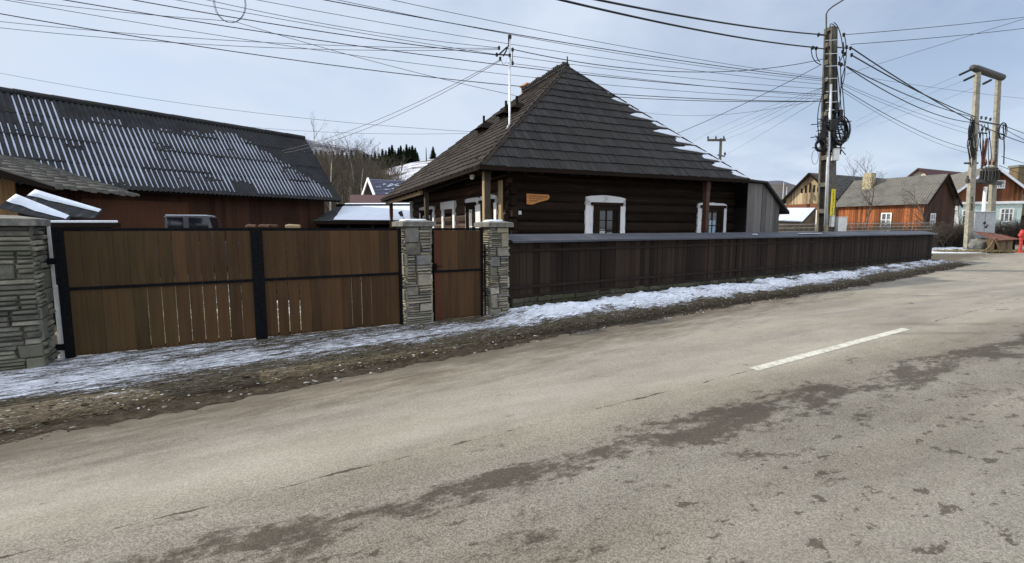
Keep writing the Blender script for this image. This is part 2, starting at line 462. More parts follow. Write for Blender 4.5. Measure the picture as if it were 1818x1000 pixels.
# small damp spots on the near lane
sp1 = m.math('ADD', m.noise(m.map((1.6, 2.6, 1), src=rv, loc=(11, 4, 0)), 2.6, 6, .7), m.math('MULTIPLY', m.rng(m.math('ADD', ac, .3), 0, -1.6), .03))
spots = m.math('MULTIPLY', m.rng(sp1, .60, .63, 0, .85), m.rng(ac, .5, .0))
# two long dark bands across the near lane
tr = m.n.new('ShaderNodeMath'); tr.operation = 'MAXIMUM'
al3, ac3, rv3 = band((6.0, 8.60), R(-3)); al4, ac4, rv4 = band((5.4, 7.86), R(-2))
wb3 = m.math('MULTIPLY', m.math('SUBTRACT', m.noise(None, 1.2, 3), .5), .25)
t3 = m.math('MULTIPLY', gauss(m.math('ADD', ac3, wb3), .13), m.rng(al3, -.2, 1.5)); t4 = m.math('MULTIPLY', gauss(m.math('ADD', ac4, wb3), .12), m.rng(al4, -.2, 1.5))
m.l.new(t3, tr.inputs[0]); m.l.new(t4, tr.inputs[1])
dark_bands = m.math('MULTIPLY', tr.outputs[0], m.rng(m.noise(m.map((.8, 3, 1)), 1.5, 5, .6), .36, .6, .1, .62))
# crack / paving seam between the lanes
al2, ac2, rv2 = band((3.0, 5.93), math.atan2(.52, .854))
wob2 = m.math('MULTIPLY', m.math('SUBTRACT', m.noise(m.map((2.5, 2.5, 1), src=rv2), 1, 8, .75), .5), .13)
sw = m.rng(m.noise(m.map((1.3, .2, 1), src=rv2, loc=(4, 0, 0)), 1, 6, .7), .42, .66, -.003, .020)
seam = m.math('LESS_THAN', m.math('ABSOLUTE', m.math('ADD', ac2, wob2)), sw)
seam = m.math('MULTIPLY', seam, .85)
al5, ac5, rv5 = band((1.2, 7.3), math.atan2(.56, .83))
wob5 = m.math('MULTIPLY', m.math('SUBTRACT', m.noise(m.map((.9, .9, 1), src=rv5, loc=(3, 9, 0)), 1, 5, .6), .5), .7)
sw5 = m.rng(m.noise(m.map((1.1, .2, 1), src=rv5, loc=(9, 0, 0)), 1, 5, .7), .47, .66, -.003, .032)
seam5 = m.math('MULTIPLY', m.math('LESS_THAN', m.math('ABSOLUTE', m.math('ADD', ac5, wob5)), sw5), .5)
# brown grit washed along the edge by the verge
al6, ac6, rv6 = band((1.98, 8.9), math.atan2(.61, .79))
edge = m.rng(m.math('ADD', ac6, m.math('MULTIPLY', m.math('SUBTRACT', m.noise(m.map((1.2, 5, 1), src=rv6), 1, 9, .75), .5), 3.2)), -1.7, -.1, 0, .95)
c = m.mix(edge, base, m.mix(.5, (.085, .070, .055), m.mix(1.0, base, (.42, .39, .36), 'MULTIPLY')))
dk = m.n.new('ShaderNodeMath'); dk.operation = 'MAXIMUM'; m.l.new(stain, dk.inputs[0]); m.l.new(spots, dk.inputs[1])
c = m.mix(dk.outputs[0], c, m.mix(.22, m.mix(1.0, base, (.33, .305, .28), 'MULTIPLY'), (.060, .050, .040)))
c = m.mix(dark_bands, c, (.095, .085, .07))
c = m.mix(seam, c, (.04, .036, .03)); c = m.mix(seam5, c, (.06, .052, .042))
m.col(c)
m.bump(m.math('ADD', m.math('MULTIPLY', grain_v, .7), m.math('MULTIPLY', fine, .5)), .006, .8)
m.rough(m.rng(dk.outputs[0], 0, .7, .92, .75))
M['asphalt'] = m.m

m = MT('road_paint', .7, .3); n = m.noise(None, 40, 5, .7); n2 = m.noise(None, 6, 5, .7)
m.col(m.mix(m.rng(m.math('ADD', n, m.math('MULTIPLY', n2, .7)), .80, .98), (.50, .49, .435), (.30, .28, .235))); m.bump(n, .003); M['road_paint'] = m.m

# wide ground: thawing snow over winter grass
m = MT('yard_ground', .95, .15)
a = m.noise(None, .22, 6, .6); b = m.noise(None, 3.2, 6, .65); c2 = m.noise(None, 24, 4, .6)
soil = m.ramp(m.math('ADD', m.math('MULTIPLY', b, .6), m.math('MULTIPLY', c2, .4)), [(.3, (.075, .058, .038)), (.5, (.15, .125, .08)), (.7, (.22, .20, .13))])
m.col(m.mix(m.rng(m.math('ADD', m.math('MULTIPLY', a, .6), m.math('MULTIPLY', b, .4)), .52, .62), soil, (.66, .69, .75)))
m.bump(m.math('ADD', b, m.math('MULTIPLY', c2, .3)), .05, .6); M['ground'] = m.m

# verge: uv.x runs along the road (m), uv.y across it (m from the asphalt); colour attributes carry the snow cover
m = MT('verge', .95, .15)
att = m.n.new('ShaderNodeVertexColor'); att.layer_name = 'cover'
so_ = m.sep(att.outputs['Color'])
uvv = m.tc.outputs['UV']
lng = m.noise(m.map((1.1, 6.5, 1), src=uvv), 1.0, 8, .68)
lng2 = m.noise(m.map((5, 22, 1), src=uvv), 1.0, 6, .65)
gr = m.noise(m.map((30, 70, 1), src=uvv), 1.0, 4, .6)
bl = m.noise(m.map((2.2, 3.0, 1), src=uvv, loc=(3, 8, 0)), 1.0, 5, .6)
snowf = m.math('ADD', so_[0], m.math('MULTIPLY', m.math('SUBTRACT', lng, .5), 1.5))
snowf = m.math('ADD', snowf, m.math('MULTIPLY', m.math('SUBTRACT', lng2, .5), .9))
snowm = m.rng(m.math('ADD', snowf, m.math('MULTIPLY', m.math('SUBTRACT', gr, .5), 1.3)), .36, .66)
soil = m.ramp(m.math('ADD', m.math('MULTIPLY', lng2, .45), m.math('ADD', m.math('MULTIPLY', gr, .35), m.math('MULTIPLY', m.noise(m.map((12, 26, 1), src=uvv, loc=(8, 1, 0)), 1.0, 7, .8), .25))),
              [(.38, (.010, .008, .006)), (.47, (.040, .029, .019)), (.55, (.105, .082, .052)), (.62, (.24, .21, .145)), (.70, (.46, .42, .33))])
soil = m.mix(m.rng(bl, .45, .65, 0, .55), soil, m.mix(1.0, soil, (.62, .70, .42), 'MULTIPLY'))
soil = m.mix(so_[1], soil, m.mix(1.0, soil, (.30, .25, .20), 'MULTIPLY'))
snowc = m.ramp(m.math('ADD', m.math('MULTIPLY', lng, .5), m.math('MULTIPLY', bl, .5)), [(.3, (.70, .71, .73)), (.5, (.82, .84, .87)), (.7, (.90, .92, .95))])
snowc = m.mix(so_[2], m.mix(m.rng(lng2, .42, .66), m.mix(m.rng(gr, .3, .6), (.15, .135, .11), (.38, .37, .36)), snowc), snowc)
speck = m.rng(m.noise(m.map((7, 16, 1), src=uvv, loc=(1, 5, 0)), 1.0, 6, .75), .585, .635, 0, .9)
c = m.mix(snowm, soil, snowc)
c = m.mix(m.math('MULTIPLY', speck, snowm), c, (.09, .072, .05))
c = m.mix(1.0, c, (.94, .97, 1.04), 'MULTIPLY')
m.col(c)
m.bump(m.math('ADD', m.math('ADD', lng2, m.math('MULTIPLY', gr, .35)), m.math('MULTIPLY', snowm, .2)), .028, .9)
M['verge'] = m.m

# ------------------------------------------------------------------ ground, road, verge
def sheet(name, poly, dz, mat, cell=None):
    bm = bmesh.new()
    f = bm.faces.new([bm.verts.new((x, y, 0)) for x, y in poly])
    nrm = Vector((.839, .544, 0)).normalized()
    for k in range(0, 61, 6):
        o_ = Vector((.1, 9.8, 0)) + Vector((.839, .544, 0)) * k
        bmesh.ops.bisect_plane(bm, geom=bm.verts[:] + bm.edges[:] + bm.faces[:], plane_co=o_, plane_no=nrm)
    bmesh.ops.triangulate(bm, faces=bm.faces[:])
    for v in bm.verts: v.co.z = hz(v.co.x, v.co.y) + dz
    bm.normal_update()
    for f in bm.faces:
        if f.normal.z < 0: f.normal_flip()
    me = bpy.data.meshes.new(name); bm.to_mesh(me); bm.free(); me.materials.append(mat)
    o = bpy.data.objects.new(name, me); COL.objects.link(o); o['kind'] = 'structure'
    return o
sheet('ground', [(-1600, -1600), (1600, -1600), (1600, 1600), (-1600, 1600)], -.06, M['ground'])
road_poly = [(-60, -46), (-14, -3.55), (-4.27, 4.2), (-1.5, 6.4), (1.98, 9.2), (9.2, 13.7), (17.3, 19.3), (19.6, 21.3),
             (20.0, 23.0), (19.0, 26), (12, 36), (15.5, 39), (23.2, 27.6), (25.5, 26.4), (30, 28.2), (80, 60), (90, 50), (30, 2), (0, -14), (-40, -60)]
sheet('road', road_poly, 0, M['asphalt'])
ds = Vector((3.0, 5.93)); dd = Vector((.854, .52)).normalized(); dn = Vector((-dd.y, dd.x)) * .065
q = []
mb = MB()
NK = 150; ew = [(1 + .13 * noise.fractal(Vector((k * .35, 1, 0)), 1, 2, 4), 1 + .13 * noise.fractal(Vector((k * .35, 9, 0)), 1, 2, 4)) for k in range(NK + 1)]
for k in range(NK):      # laid in short lengths so that it follows the road, with frayed edges
    a = ds + dd * (4.3 * k / NK); b = ds + dd * (4.3 * (k + 1) / NK)
    mb.poly([(*(a - dn * ew[k][0]), hz(*a) + .004), (*(b - dn * ew[k+1][0]), hz(*b) + .004), (*(b + dn * ew[k+1][1]), hz(*b) + .004), (*(a + dn * ew[k][1]), hz(*a) + .004)])
o = mb.build('lane_marking', M['road_paint'], kind='structure')

pairs = [((-30, -7.6), (-28.5, -14.9)), ((-12.0, 2.8), (-10.5, -1.0)), ((-5.94, 6.38), (-4.27, 3.92)), ((-1.93, 8.74), (-.6, 6.85)), ((0, 9.8), (1.1, 8.2)),
         ((5, 13.0), (5.9, 11.4)), ((9.2, 15.72), (10, 13.95)), ((18.6, 21.8), (18.2, 19.75)), ((20.0, 22.9), (20.4, 21.4))]
def n1(x, y, s=1.0): return noise.noise(Vector((x * s, y * s, .37)))
def fr_noise(x, y):
    return noise.fractal(Vector((x, y, 1.7)), .9, 2.1, 5)
cum = [0]
for k in range(1, len(pairs)):
    a = Vector(pairs[k-1][0]); b = Vector(pairs[k][0]); cum.append(cum[-1] + (b - a).length)
def verge_pt(s):
    for k in range(1, len(pairs)):
        if s <= cum[k] or k == len(pairs) - 1:
            t = (s - cum[k-1]) / (cum[k] - cum[k-1]); break
    w = Vector(pairs[k-1][0]).lerp(Vector(pairs[k][0]), t); r = Vector(pairs[k-1][1]).lerp(Vector(pairs[k][1]), t)
    return w, r
S0 = cum[1] - 1; S1 = cum[-1]
S_gate_end = cum[3] + 1.7          # where the gates stop and the plank fence begins
mb = MB(); uvs = []; covers = []
ds_ = .05; NS = int((S1 - S0) / ds_); NT = 72
def verge_h(s, td, wd, x, y):
    """height over the base plane; td metres from the asphalt, wd verge width"""
    f = min(1, max(0, (s - S_gate_end + .3) / .9))       # 0 before gates, 1 along fence
    t = td / wd
    e = td + .11 * fr_noise(x * 1.7, y * 1.7) + .05 * n1(x, y, 9)
    rise = min(1, max(0, e / .22))
    base = -.03 + .055 * rise
    nz = fr_noise(x * 1.3, y * 1.3); nf = fr_noise(x * 6, y * 6)
    h_gate = .010 * nf + .014 * nz
    hump = min(1, max(0, (t - .30) / .35)); hump = hump * hump * (3 - 2 * hump)
    far = min(1, max(0, (s - cum[5]) / 8))
    h_f = hump * (.10 - .05 * far + .055 * nz + .018 * nf) + .018 * nf + .02 * min(1, t / .3)
    endt = min(1, max(0, (S1 - s) / 1.6))
    h = (base + rise * ((1 - f) * h_gate + f * h_f)) * endt - .05 * (1 - endt)
    return h, f, nz, nf
for i in range(NS + 1):
    s = S0 + i * ds_
    w, r = verge_pt(s); wd = (w - r).length; dv = (w - r) / wd
    tot = wd + .45
    for j in range(NT + 1):
        td = tot * (j / NT) ** 1.05 - .12
        p = r + dv * td
        h, f, nz, nf = verge_h(s, td, wd, p.x, p.y)
        mb.v.append(Vector((p.x, p.y, hz(p.x, p.y) + h))); uvs.append((s, td))
        t = td / wd
        gl = min(1, max(0, (S_gate_end - s) / 6))                    # left half of the driveway is whiter
        band_ = max(0, 1 - abs((t - .58) / .32)) if t < .58 else max(.34 + .28 * gl, 1 - (t - .58) / .42)
        cg = (.10 + (.52 + .16 * gl) * band_) + .16 * nz
        cf = (-.15 if t < .18 else min(1, (t - .18) / .30) * 1.0 - .10) + .62 * nz
        cf -= .10 + .10 * min(1, max(0, t - .75) * 4)
        cf *= 1 - .40 * min(1, max(0, (s - cum[5] - 3) / 6))
        cov = (1 - f) * cg + f * cf
        dark = max(0, 1 - td / .6) * 1.25
        clean = min(1, max(0, f * (t - .35) * 3 + (1 - f) * max(0, gl - .75)))
        covers.append((min(1, max(0, cov)), min(1, dark), clean, 1))
for i in range(NS):
    for j in range(NT):
        a = i * (NT + 1) + j; mb.f.append((a, a + NT + 1, a + NT + 2, a + 1))
o = mb.build('verge', M['verge'], smooth=True, uv=uvs, kind='structure')
ca = o.data.color_attributes.new('cover', 'FLOAT_COLOR', 'POINT')
ca.data.foreach_set('color', [k for c_ in covers for k in c_])

# dark mud washed into the gutter line
m = MT('gutter_mud', .95, .04); a = m.noise(None, 9, 7, .7); b = m.noise(None, 60, 4, .7)
m.col(m.ramp(m.math('ADD', m.math('MULTIPLY', a, .6), m.math('MULTIPLY', b, .4)), [(.36, (.012, .0095, .007)), (.5, (.034, .027, .020)), (.62, (.075, .062, .047))])); m.bump(b, .006); M['mud'] = m.m
mb = MB(); NM = int((S1 - 1.0 - S0) / .04)
for i in range(NM + 1):
    s = S0 + i * .04; w, r = verge_pt(s); dv = (w - r).normalized()
    o_ = .13 + .17 * noise.fractal(Vector((s * .9, 3.3, 0)), .9, 2, 3) + .07 * noise.fractal(Vector((s * 7, 1.3, 0)), .8, 2, 4)
    o_ = max(.0, o_)
    for q_ in (-o_, .35):
        p = r + dv * q_; mb.v.append(Vector((p.x, p.y, hz(p.x, p.y) + .0035)))
for i in range(NM): mb.f.append((2*i, 2*i + 2, 2*i + 3, 2*i + 1))
mb.build('gutter_mud', M['mud'], kind='structure')

# dry grass and leaf litter lying on the verge
mb = MB(); rnd = random.Random(3)
M['litter'] = None
m = MT('litter', .9, .15); m.col(m.ramp(m.isl(), [(0, (.02, .014, .008)), (.4, (.06, .042, .025)), (.75, (.17, .13, .08)), (1, (.07, .075, .03))])); M['litter'] = m.m
for k in range(9500):
    s = rnd.uniform(S0, S1 - .8); w, r = verge_pt(s); wd = (w - r).length; dv = (w - r) / wd
    f = 1 if s > S_gate_end else 0
    td = abs(rnd.gauss(.45 if not f else .42, .38)) if rnd.random() < .80 else rnd.uniform(0, wd)
    if td > wd - .1: continue
    p = r + dv * td; h = verge_h(s, td, wd, p.x, p.y)[0]
    z = hz(p.x, p.y) + h + .003
    a = rnd.uniform(0, math.pi * 2) if rnd.random() < .4 else RD + rnd.gauss(0, .4)
    L = rnd.uniform(.015, .07); wv = rnd.uniform(.002, .006); up = rnd.uniform(0, .025)
    d = Vector((math.cos(a), math.sin(a), 0)); n_ = Vector((-d.y, d.x, 0))
    c0 = Vector((p.x, p.y, z))
    mb.poly([c0 - n_ * wv, c0 + n_ * wv, c0 + d * L + n_ * wv * .4 + Vector((0, 0, up)), c0 + d * L - n_ * wv * .4 + Vector((0, 0, up))])
tag(mb.build('dry_grass', M['litter']), 'dry grass blades and leaf litter strewn along the dirty verge', 'grass', kind='stuff')

m = MT('clods', .95, .1); cn_ = m.noise(None, 30, 4, .6)
m.col(m.mix(m.math('MULTIPLY', cn_, .6), m.ramp(m.isl(), [(0, (.020, .015, .010)), (.45, (.065, .048, .032)), (.75, (.16, .13, .09)), (.88, (.34, .32, .28)), (1, (.60, .63, .68))]), (.03, .022, .015))); M['clods'] = m.m
bmi = bmesh.new(); bmesh.ops.create_icosphere(bmi, subdivisions=1, radius=1); iv = [v.co.copy() for v in bmi.verts]; ifc = [tuple(v.index for v in f.verts) for f in bmi.faces]; bmi.free()
mb = MB(); rnd = random.Random(13)
for k in range(5200):
    s = S0 + (S1 - S0 - .9) * rnd.random() ** 1.25; w, r = verge_pt(s); wd = (w - r).length; dv = (w - r) / wd
    u_ = rnd.random(); td = abs(rnd.gauss(.04, .16)) if u_ < .4 else (rnd.uniform(.1, .9) if u_ < .8 else rnd.uniform(.2, wd - .15))
    if s > S_gate_end and td > .75 and rnd.random() < .7: continue
    if td < .12: td -= rnd.uniform(0, .25)
    p = r + dv * td; h = verge_h(s, td, wd, p.x, p.y)[0] if td > -.02 else .0
    sz = rnd.uniform(.005, .016) * (1.8 if rnd.random() < .12 else 1); c0 = Vector((p.x, p.y, hz(p.x, p.y) + max(h, 0) + sz * .15))
    sx_, sy_, sz_ = sz * rnd.uniform(.8, 1.9), sz * rnd.uniform(.7, 1.3), sz * rnd.uniform(.35, .8); i0 = len(mb.v); ca_ = math.cos(RD + rnd.gauss(0, .5)); sa_ = math.sin(RD)
    for q in iv:
        kk = rnd.uniform(.75, 1.25); x_, y_ = q.x * sx_ * kk, q.y * sy_ * kk
        mb.v.append(c0 + Vector((x_ * ca_ - y_ * sa_, x_ * sa_ + y_ * ca_, q.z * sz_ * kk)))
    mb.f += [tuple(i0 + e for e in f) for f in ifc]
tag(mb.build('grit', M['clods']), 'frozen clods and grit crumbling from the verge onto the asphalt', 'gravel', kind='stuff')

# dark grass tufts and stones poking out of the snow bank
def tuft(x, y, n_, hgt, rad, label, seed):
    rr = random.Random(seed); mb = MB(); z = hz(x, y) + .08
    for k in range(n_):
        a = rr.uniform(0, 6.28); r0 = rr.uniform(0, rad * .5); p0 = Vector((x + math.cos(a) * r0, y + math.sin(a) * r0, z - .03))
        p1 = p0 + Vector((math.cos(a) * rad * rr.uniform(.3, 1), math.sin(a) * rad * rr.uniform(.3, 1), hgt * rr.uniform(.4, 1)))
        mid = (p0 + p1) / 2 + Vector((0, 0, hgt * .25)); w_ = .004
        t_ = Vector((-math.sin(a), math.cos(a), 0)) * w_
        mb.poly([p0 - t_, p0 + t_, mid + t_, mid - t_]); mb.poly([mid - t_, mid + t_, p1, p1])
        mb.f[-1] = mb.f[-1][:3]
    o = mb.build('grass_tuft', M['tuft']); tag(o, label, 'grass tuft', 'grass tufts in the roadside snow')
m = MT('tuft', .9, .15); m.col(m.ramp(m.isl(), [(0, (.02, .022, .014)), (.6, (.05, .05, .03)), (1, (.12, .10, .05))])); M['tuft'] = m.m
for k, (px, D, n_, h_, r_, lb) in enumerate([(998, 9.9, 70, .10, .10, 'dark grass tuft in the snow, nearest to the right gate pillar'),
        (1046, 10.6, 26, .07, .06, 'small thin grass tuft in the snow below the plank fence, second from the pillar'),
        (1184, 11.9, 50, .07, .12, 'low dark grass tuft in the snow below the second window'),
        (1208, 12.5, 60, .10, .10, 'upright dark grass tuft at the upper edge of the snow bank'),
        (1310, 13.6, 60, .10, .14, 'grass tuft in the snow midway along the plank fence'),
        (1420, 15.2, 70, .12, .16, 'tuft of weeds in the snow below the concrete pole')]):
    tuft((px - 909) / 870 * D, D, n_, h_, r_, lb, k)
def rock(name, c, r, mat, label, cat, seed, flat=.6):
    bm = bmesh.new(); bmesh.ops.create_icosphere(bm, subdivisions=3, radius=1)
    for v in bm.verts:
        k = 1 + .28 * noise.noise(v.co * 1.3 + Vector((seed, 0, 0))) + .10 * noise.noise(v.co * 4 + Vector((0, seed, 0)))
        v.co = Vector((v.co.x * r[0] * k, v.co.y * r[1] * k, v.co.z * r[2] * k))
    me = bpy.data.meshes.new(name); bm.to_mesh(me); bm.free(); me.materials.append(mat)
    o = bpy.data.objects.new(name, me); o.location = c; COL.objects.link(o); return tag(o, label, cat)
m = MT('snowy_rock', .95, .1); g_ = m.n.new('ShaderNodeNewGeometry'); zz = m.sep(g_.outputs['Normal'])[2]
m.col(m.mix(m.rng(m.math('ADD', zz, m.math('MULTIPLY', m.noise(None, 14, 4), .5)), .95, 1.1), (.045, .042, .036), (.76, .79, .85))); m.bump(m.noise(None, 20, 4), .02); M['snowy_rock'] = m.m
for k, (px, D, r, lb) in enumerate([(947, 9.62, (.16, .10, .075), 'dark stone half buried in snow at the foot of the right gate pillar'),
        (1383, 15.35, (.42, .20, .13), 'flat snow capped slab lying against the plank fence foot'),
        (1268, 13.4, (.16, .10, .05), 'small dark stone sunk in the snow bank below the second window')]):
    x = (px - 909) / 870 * D
    rock('stone', (x, D, hz(x, D) + .07), r, M['snowy_rock'], lb, 'stone', k * 3.1)

# ------------------------------------------------------------------ gate line
GA = math.atan2(2.36, 4.01)
G = Fr((-5.94, 6.38), GA)          # a runs along the gates, b to the back
def pillar(a0, a1, b0, b1, ztop, mat, label, seed, capo=.07, fr=G, big=.17, z0=-.05, lh=(.038, .056)):
    rr = random.Random(seed); c = fr.p((a0 + a1) / 2, (b0 + b1) / 2)
    t = thing('stone_pillar', label, 'gate pillar', c, fr.ang, 'stone pillars of the gateway')
    core = MB().box(fr, a0 + .03, a1 - .03, b0 + .03, b1 - .03, z0, ztop); core.build('core', M['mortar'], t)
    mb = MB()
    def face(org, ux, un, width):        # dry stacked ledges and a few big slabs on one face
        z = z0
        def block(xa, xb, za, zb, slab):
            if slab: zs = [za, zb]
            else:
                n_ = max(1, round((zb - za) / rr.uniform(*lh))); zs = [za + (zb - za) * k / n_ + (rr.uniform(-.006, .006) if 0 < k < n_ else 0) for k in range(n_ + 1)]
            for k in range(len(zs) - 1):
                d = rr.uniform(.018, .062) if not slab else rr.uniform(.03, .05); g = .005
                l, r_ = xa + g + (rr.uniform(0, .022) if not slab else 0), xb - g - (rr.uniform(0, .022) if not slab else 0)
                lo, hi = zs[k] + g * .9, zs[k+1] - g * .9; hh = hi - lo; b1 = min(.014, hh * .34); b2 = min(.006, hh * .12)
                j = lambda s_=.006: rr.uniform(-s_, s_)
                def P(x, zz, out): return org + ux * x + Vector((0, 0, zz)) + un * out
                jj = [(j(.010), j(.005)) for _ in range(4)]; dj = [j(.008) for _ in range(4)]
                cs = [(l, lo), (r_, lo), (r_, hi), (l, hi)]; sg = [(1, 1), (-1, 1), (-1, -1), (1, -1)]
                rings = []
                for ins, dep in ((0, 0), (b2 * .3, d * .6), (b1, d)):
                    rings.append([P(c[0] + a[0] + s_[0] * ins, c[1] + a[1] + s_[1] * ins, dep + (q if dep else 0)) for c, a, s_, q in zip(cs, jj, sg, dj)])
                i0 = len(mb.v)
                for rg in rings: mb.v += rg
                for q in range(2):
                    for e in range(4): a = i0 + q * 4 + e; b = i0 + q * 4 + (e + 1) % 4; mb.f.append((a, b, b + 4, a + 4))
                mb.f.append(tuple(i0 + 8 + e for e in range(4)))
        while z < ztop - .02:
            h = rr.uniform(.14, .14 + big * .9)
            if ztop - z - h < .08: h = ztop - z - .002
            if width > .6: cuts = [0, width * rr.uniform(.28, .42), width * rr.uniform(.60, .75), width]
            else: cuts = [0, width * rr.uniform(.34, .66), width]
            if rr.random() < .2: cuts = [0, width]
            sl = rr.randrange(len(cuts) - 1)
            for q in range(len(cuts) - 1): block(cuts[q], cuts[q+1], z, z + h, (q == sl and rr.random() < .75 and len(cuts) > 2))
            z += h
    i_ = .03
    face(fr.p(a0, b0 + i_), fr.fx, -fr.fy, a1 - a0)
    face(fr.p(a0 + i_, b1), -fr.fy, -fr.fx, b1 - b0)
    face(fr.p(a1 - i_, b0), fr.fy, fr.fx, b1 - b0)
    face(fr.p(a1, b1 - i_), -fr.fx, fr.fy, a1 - a0)
    mb.build('stone_facing', mat, t)
    cpm = MB()
    lo = [fr.p(a0 - capo, b0 - capo, ztop), fr.p(a1 + capo, b0 - capo, ztop), fr.p(a1 + capo, b1 + capo, ztop), fr.p(a0 - capo, b1 + capo, ztop)]
    hi = [p + Vector((0, 0, .085)) for p in lo]
    cpm.hexa(lo, hi)
    ce = fr.p((a0 + a1) / 2, (b0 + b1) / 2, ztop + .085)
    cpm.hexa([p + Vector((0, 0, .001)) for p in hi], [ce + (p - ce) * .35 + Vector((0, 0, .045)) for p in hi])
    cpm.build('cap', M['cap_stone'], t, bevel=.008)
    return t, ce
def snow_cap(t, ce, w, l, h, fr, seed, name='snow'):
    """a low lumpy patch of snow lying on a cap"""
    bm = MB(); N = 18
    for i in range(N + 1):
        for j in range(N + 1):
            u = i / N * 2 - 1; v = j / N * 2 - 1; r_ = math.hypot(u, v)
            e = max(0, 1 - r_ ** 2.5 - .35 * noise.noise(Vector((u * 2 + seed, v * 2, 0))))
            bm.v.append(fr.p(0, 0) * 0 + ce + fr.fx * u * w + fr.fy * v * l + Vector((0, 0, -.03 + h * min(1, e * 2.0) + .01 * noise.noise(Vector((u * 6, v * 6, seed))))))
    for i in range(N):
        for j in range(N):
            a = i * (N + 1) + j; bm.f.append((a, a + N + 1, a + N + 2, a + 1))
    bm.build(name, M['snow'], t, smooth=True)

t, ce = pillar(-.80, -.10, -.42, .10, 1.775, M['stone_mossy'], 'large mossy stone pillar at the left edge beside the driveway gate', 11, .05, lh=(.045, .072))
t, ce = pillar(4.66, 5.14, -.10, .40, 1.775, M['stone'], 'stone pillar with a snow dusted cap between the driveway gate and the small gate', 22)
snow_cap(t, ce + Vector((0, 0, .03)), .26, .24, .05, G, 3)
t, ce = pillar(6.33, 6.74, -.14, .38, 1.765, M['stone'], 'stone pillar with a snow topped cap between the small gate and the dark plank fence', 35)
snow_cap(t, ce + Vector((0, 0, .03)), .22, .24, .06, G, 5)

def gate_leaf(a0, a1, nb, name, label, cat, mats, post_l, post_r, gaps, seed, ztop=1.72, z0=.04, group=None):
    rr = random.Random(seed)
    t = thing(name, label, cat, G.p((a0 + a1) / 2, 0), GA, group)
    fm = MB()
    il, ir = a0 + post_l, a1 - post_r
    if post_l: fm.box(G, a0, il, -.045, .045, z0 - .02, ztop + .03)
    if post_r: fm.box(G, ir, a1, -.045, .045, z0 - .02, ztop + .03)
    fm.box(G, il, ir, -.012, .035, ztop - .012, ztop + .03)
    fm.box(G, il, ir, .006, .035, z0, z0 + .05)
    fm.build('frame', M['black_steel'], t)
    rm = MB(); zr = .93
    rm.box(G, il, ir, -.034, -.018, zr, zr + .04)
    bw = (ir - il) / nb
    sets = {}
    for row, (za, zb) in enumerate(((z0 + .012, zr + .02), (zr + .021, ztop - .013))):
        for k in range(nb):
            key = mats(k, nb)
            mb = sets.setdefault(key, MB())
            g0 = .0015 + (gaps.get(k, {}).get(row, 0) / 2); g1 = .0015 + (gaps.get(k + 1, {}).get(row, 0) / 2)
            th = rr.uniform(-.003, .003); z0j = rr.uniform(-.016, .0)
            xa = il + bw * k + g0; xb = il + bw * (k + 1) - g1
            if row == 0: mb.hexa([G.p(xa, -.012 + th, za + z0j), G.p(xb, -.012 + th, za + z0j), G.p(xb, .006 + th, za + z0j), G.p(xa, .006 + th, za + z0j)],
                                 [G.p(xa, -.012 + th, zb), G.p(xb, -.012 + th, zb), G.p(xb, .006 + th, zb), G.p(xa, .006 + th, zb)])
            else: mb.box(G, xa, xb, -.016 + th, .002 + th, za, zb)
    for key, mb in sets.items(): mb.build('boards', M[key], t)
    rv = rm
    for k in range(nb):
        for zz in (zr + .02, ztop + .008, z0 + .03):
            c = G.p(il + bw * (k + .5 + rr.uniform(-.1, .1)), -.036 if zz == zr + .02 else -.016, zz)
            for dx in (-.03, .03):
                rv.tube([c + G.fx * dx + G.fy * .004, c + G.fx * dx - G.fy * .004], .006, 6)
    rm.build('cross_rail', M['black_steel'], t)
    return t
M['galv_dark'] = plain('galv_dark', (.06, .057, .055), .6, .4, 20, .3, .2)
W_ = .0055
gl_ = {k: {0: W_} for k in (6, 7, 8, 9, 10, 11)}
for k in (6, 7, 8, 9): gl_[k][1] = .003
gl_[10][1] = .004; gl_[11][1] = .008; gl_[5] = {0: .003}
t = gate_leaf(0.0, 2.335, 13, 'driveway_gate_leaf', 'left leaf of the driveway gate, greenish brown boards beside the mossy pillar', 'gate',
              lambda k, n: 'gate_wood_green' if k < 7 else 'gate_wood',   .10, .085, gl_, 1, group='leaves of the wooden driveway gate')
gr_ = {1: {0: .010}, 2: {0: .009, 1: .006}, 3: {0: .009, 1: .005}, 8: {0: .004}, 9: {0: .005, 1: .004}, 10: {0: .003}}
t = gate_leaf(2.337, 4.60, 13, 'driveway_gate_leaf', 'right leaf of the driveway gate, reddish brown boards beside the middle stone pillar', 'gate',
              lambda k, n: 'gate_wood', .075, .05, gr_, 2, group='leaves of the wooden driveway gate')
t = gate_leaf(5.20, 6.22, 6, 'garden_gate', 'small reddish brown board gate between the two slim stone pillars', 'gate',
              lambda k, n: 'gate_red' if k == 0 else 'gate_wood', .012, .04, {}, 4)
hm = MB().box(G, 5.215, 5.26, -.06, -.03, .98, 1.10).tube([G.p(5.235, -.06, 1.05), G.p(5.235, -.10, 1.05), G.p(5.33, -.10, 1.05)], .009)
hm.build('handle', M['black_steel'], t)
sm = MB().tube([G.p(5.72, .01, 1.73), G.p(5.72, .01, 1.96)], [.014, .004], 6); sm.build('spike', M['rust'], t)
t = thing('plank_fence', 'dark plank fence just entering the picture left of the mossy stone pillar', 'fence', G.p(-3, 0), GA)
mb = MB(); a = -9.0; rr = random.Random(77)
while a < -.86: w = rr.uniform(.13, .17); mb.box(G, a, min(a + w, -.84) - .004, -.02, .004, .1, 1.72); a += w
mb.build('boards', M['fence_wood'], t); MB().box(G, -9, -.84, -.05, .04, 1.722, 1.76).build('capping', M['grey_metal_cap'], t)
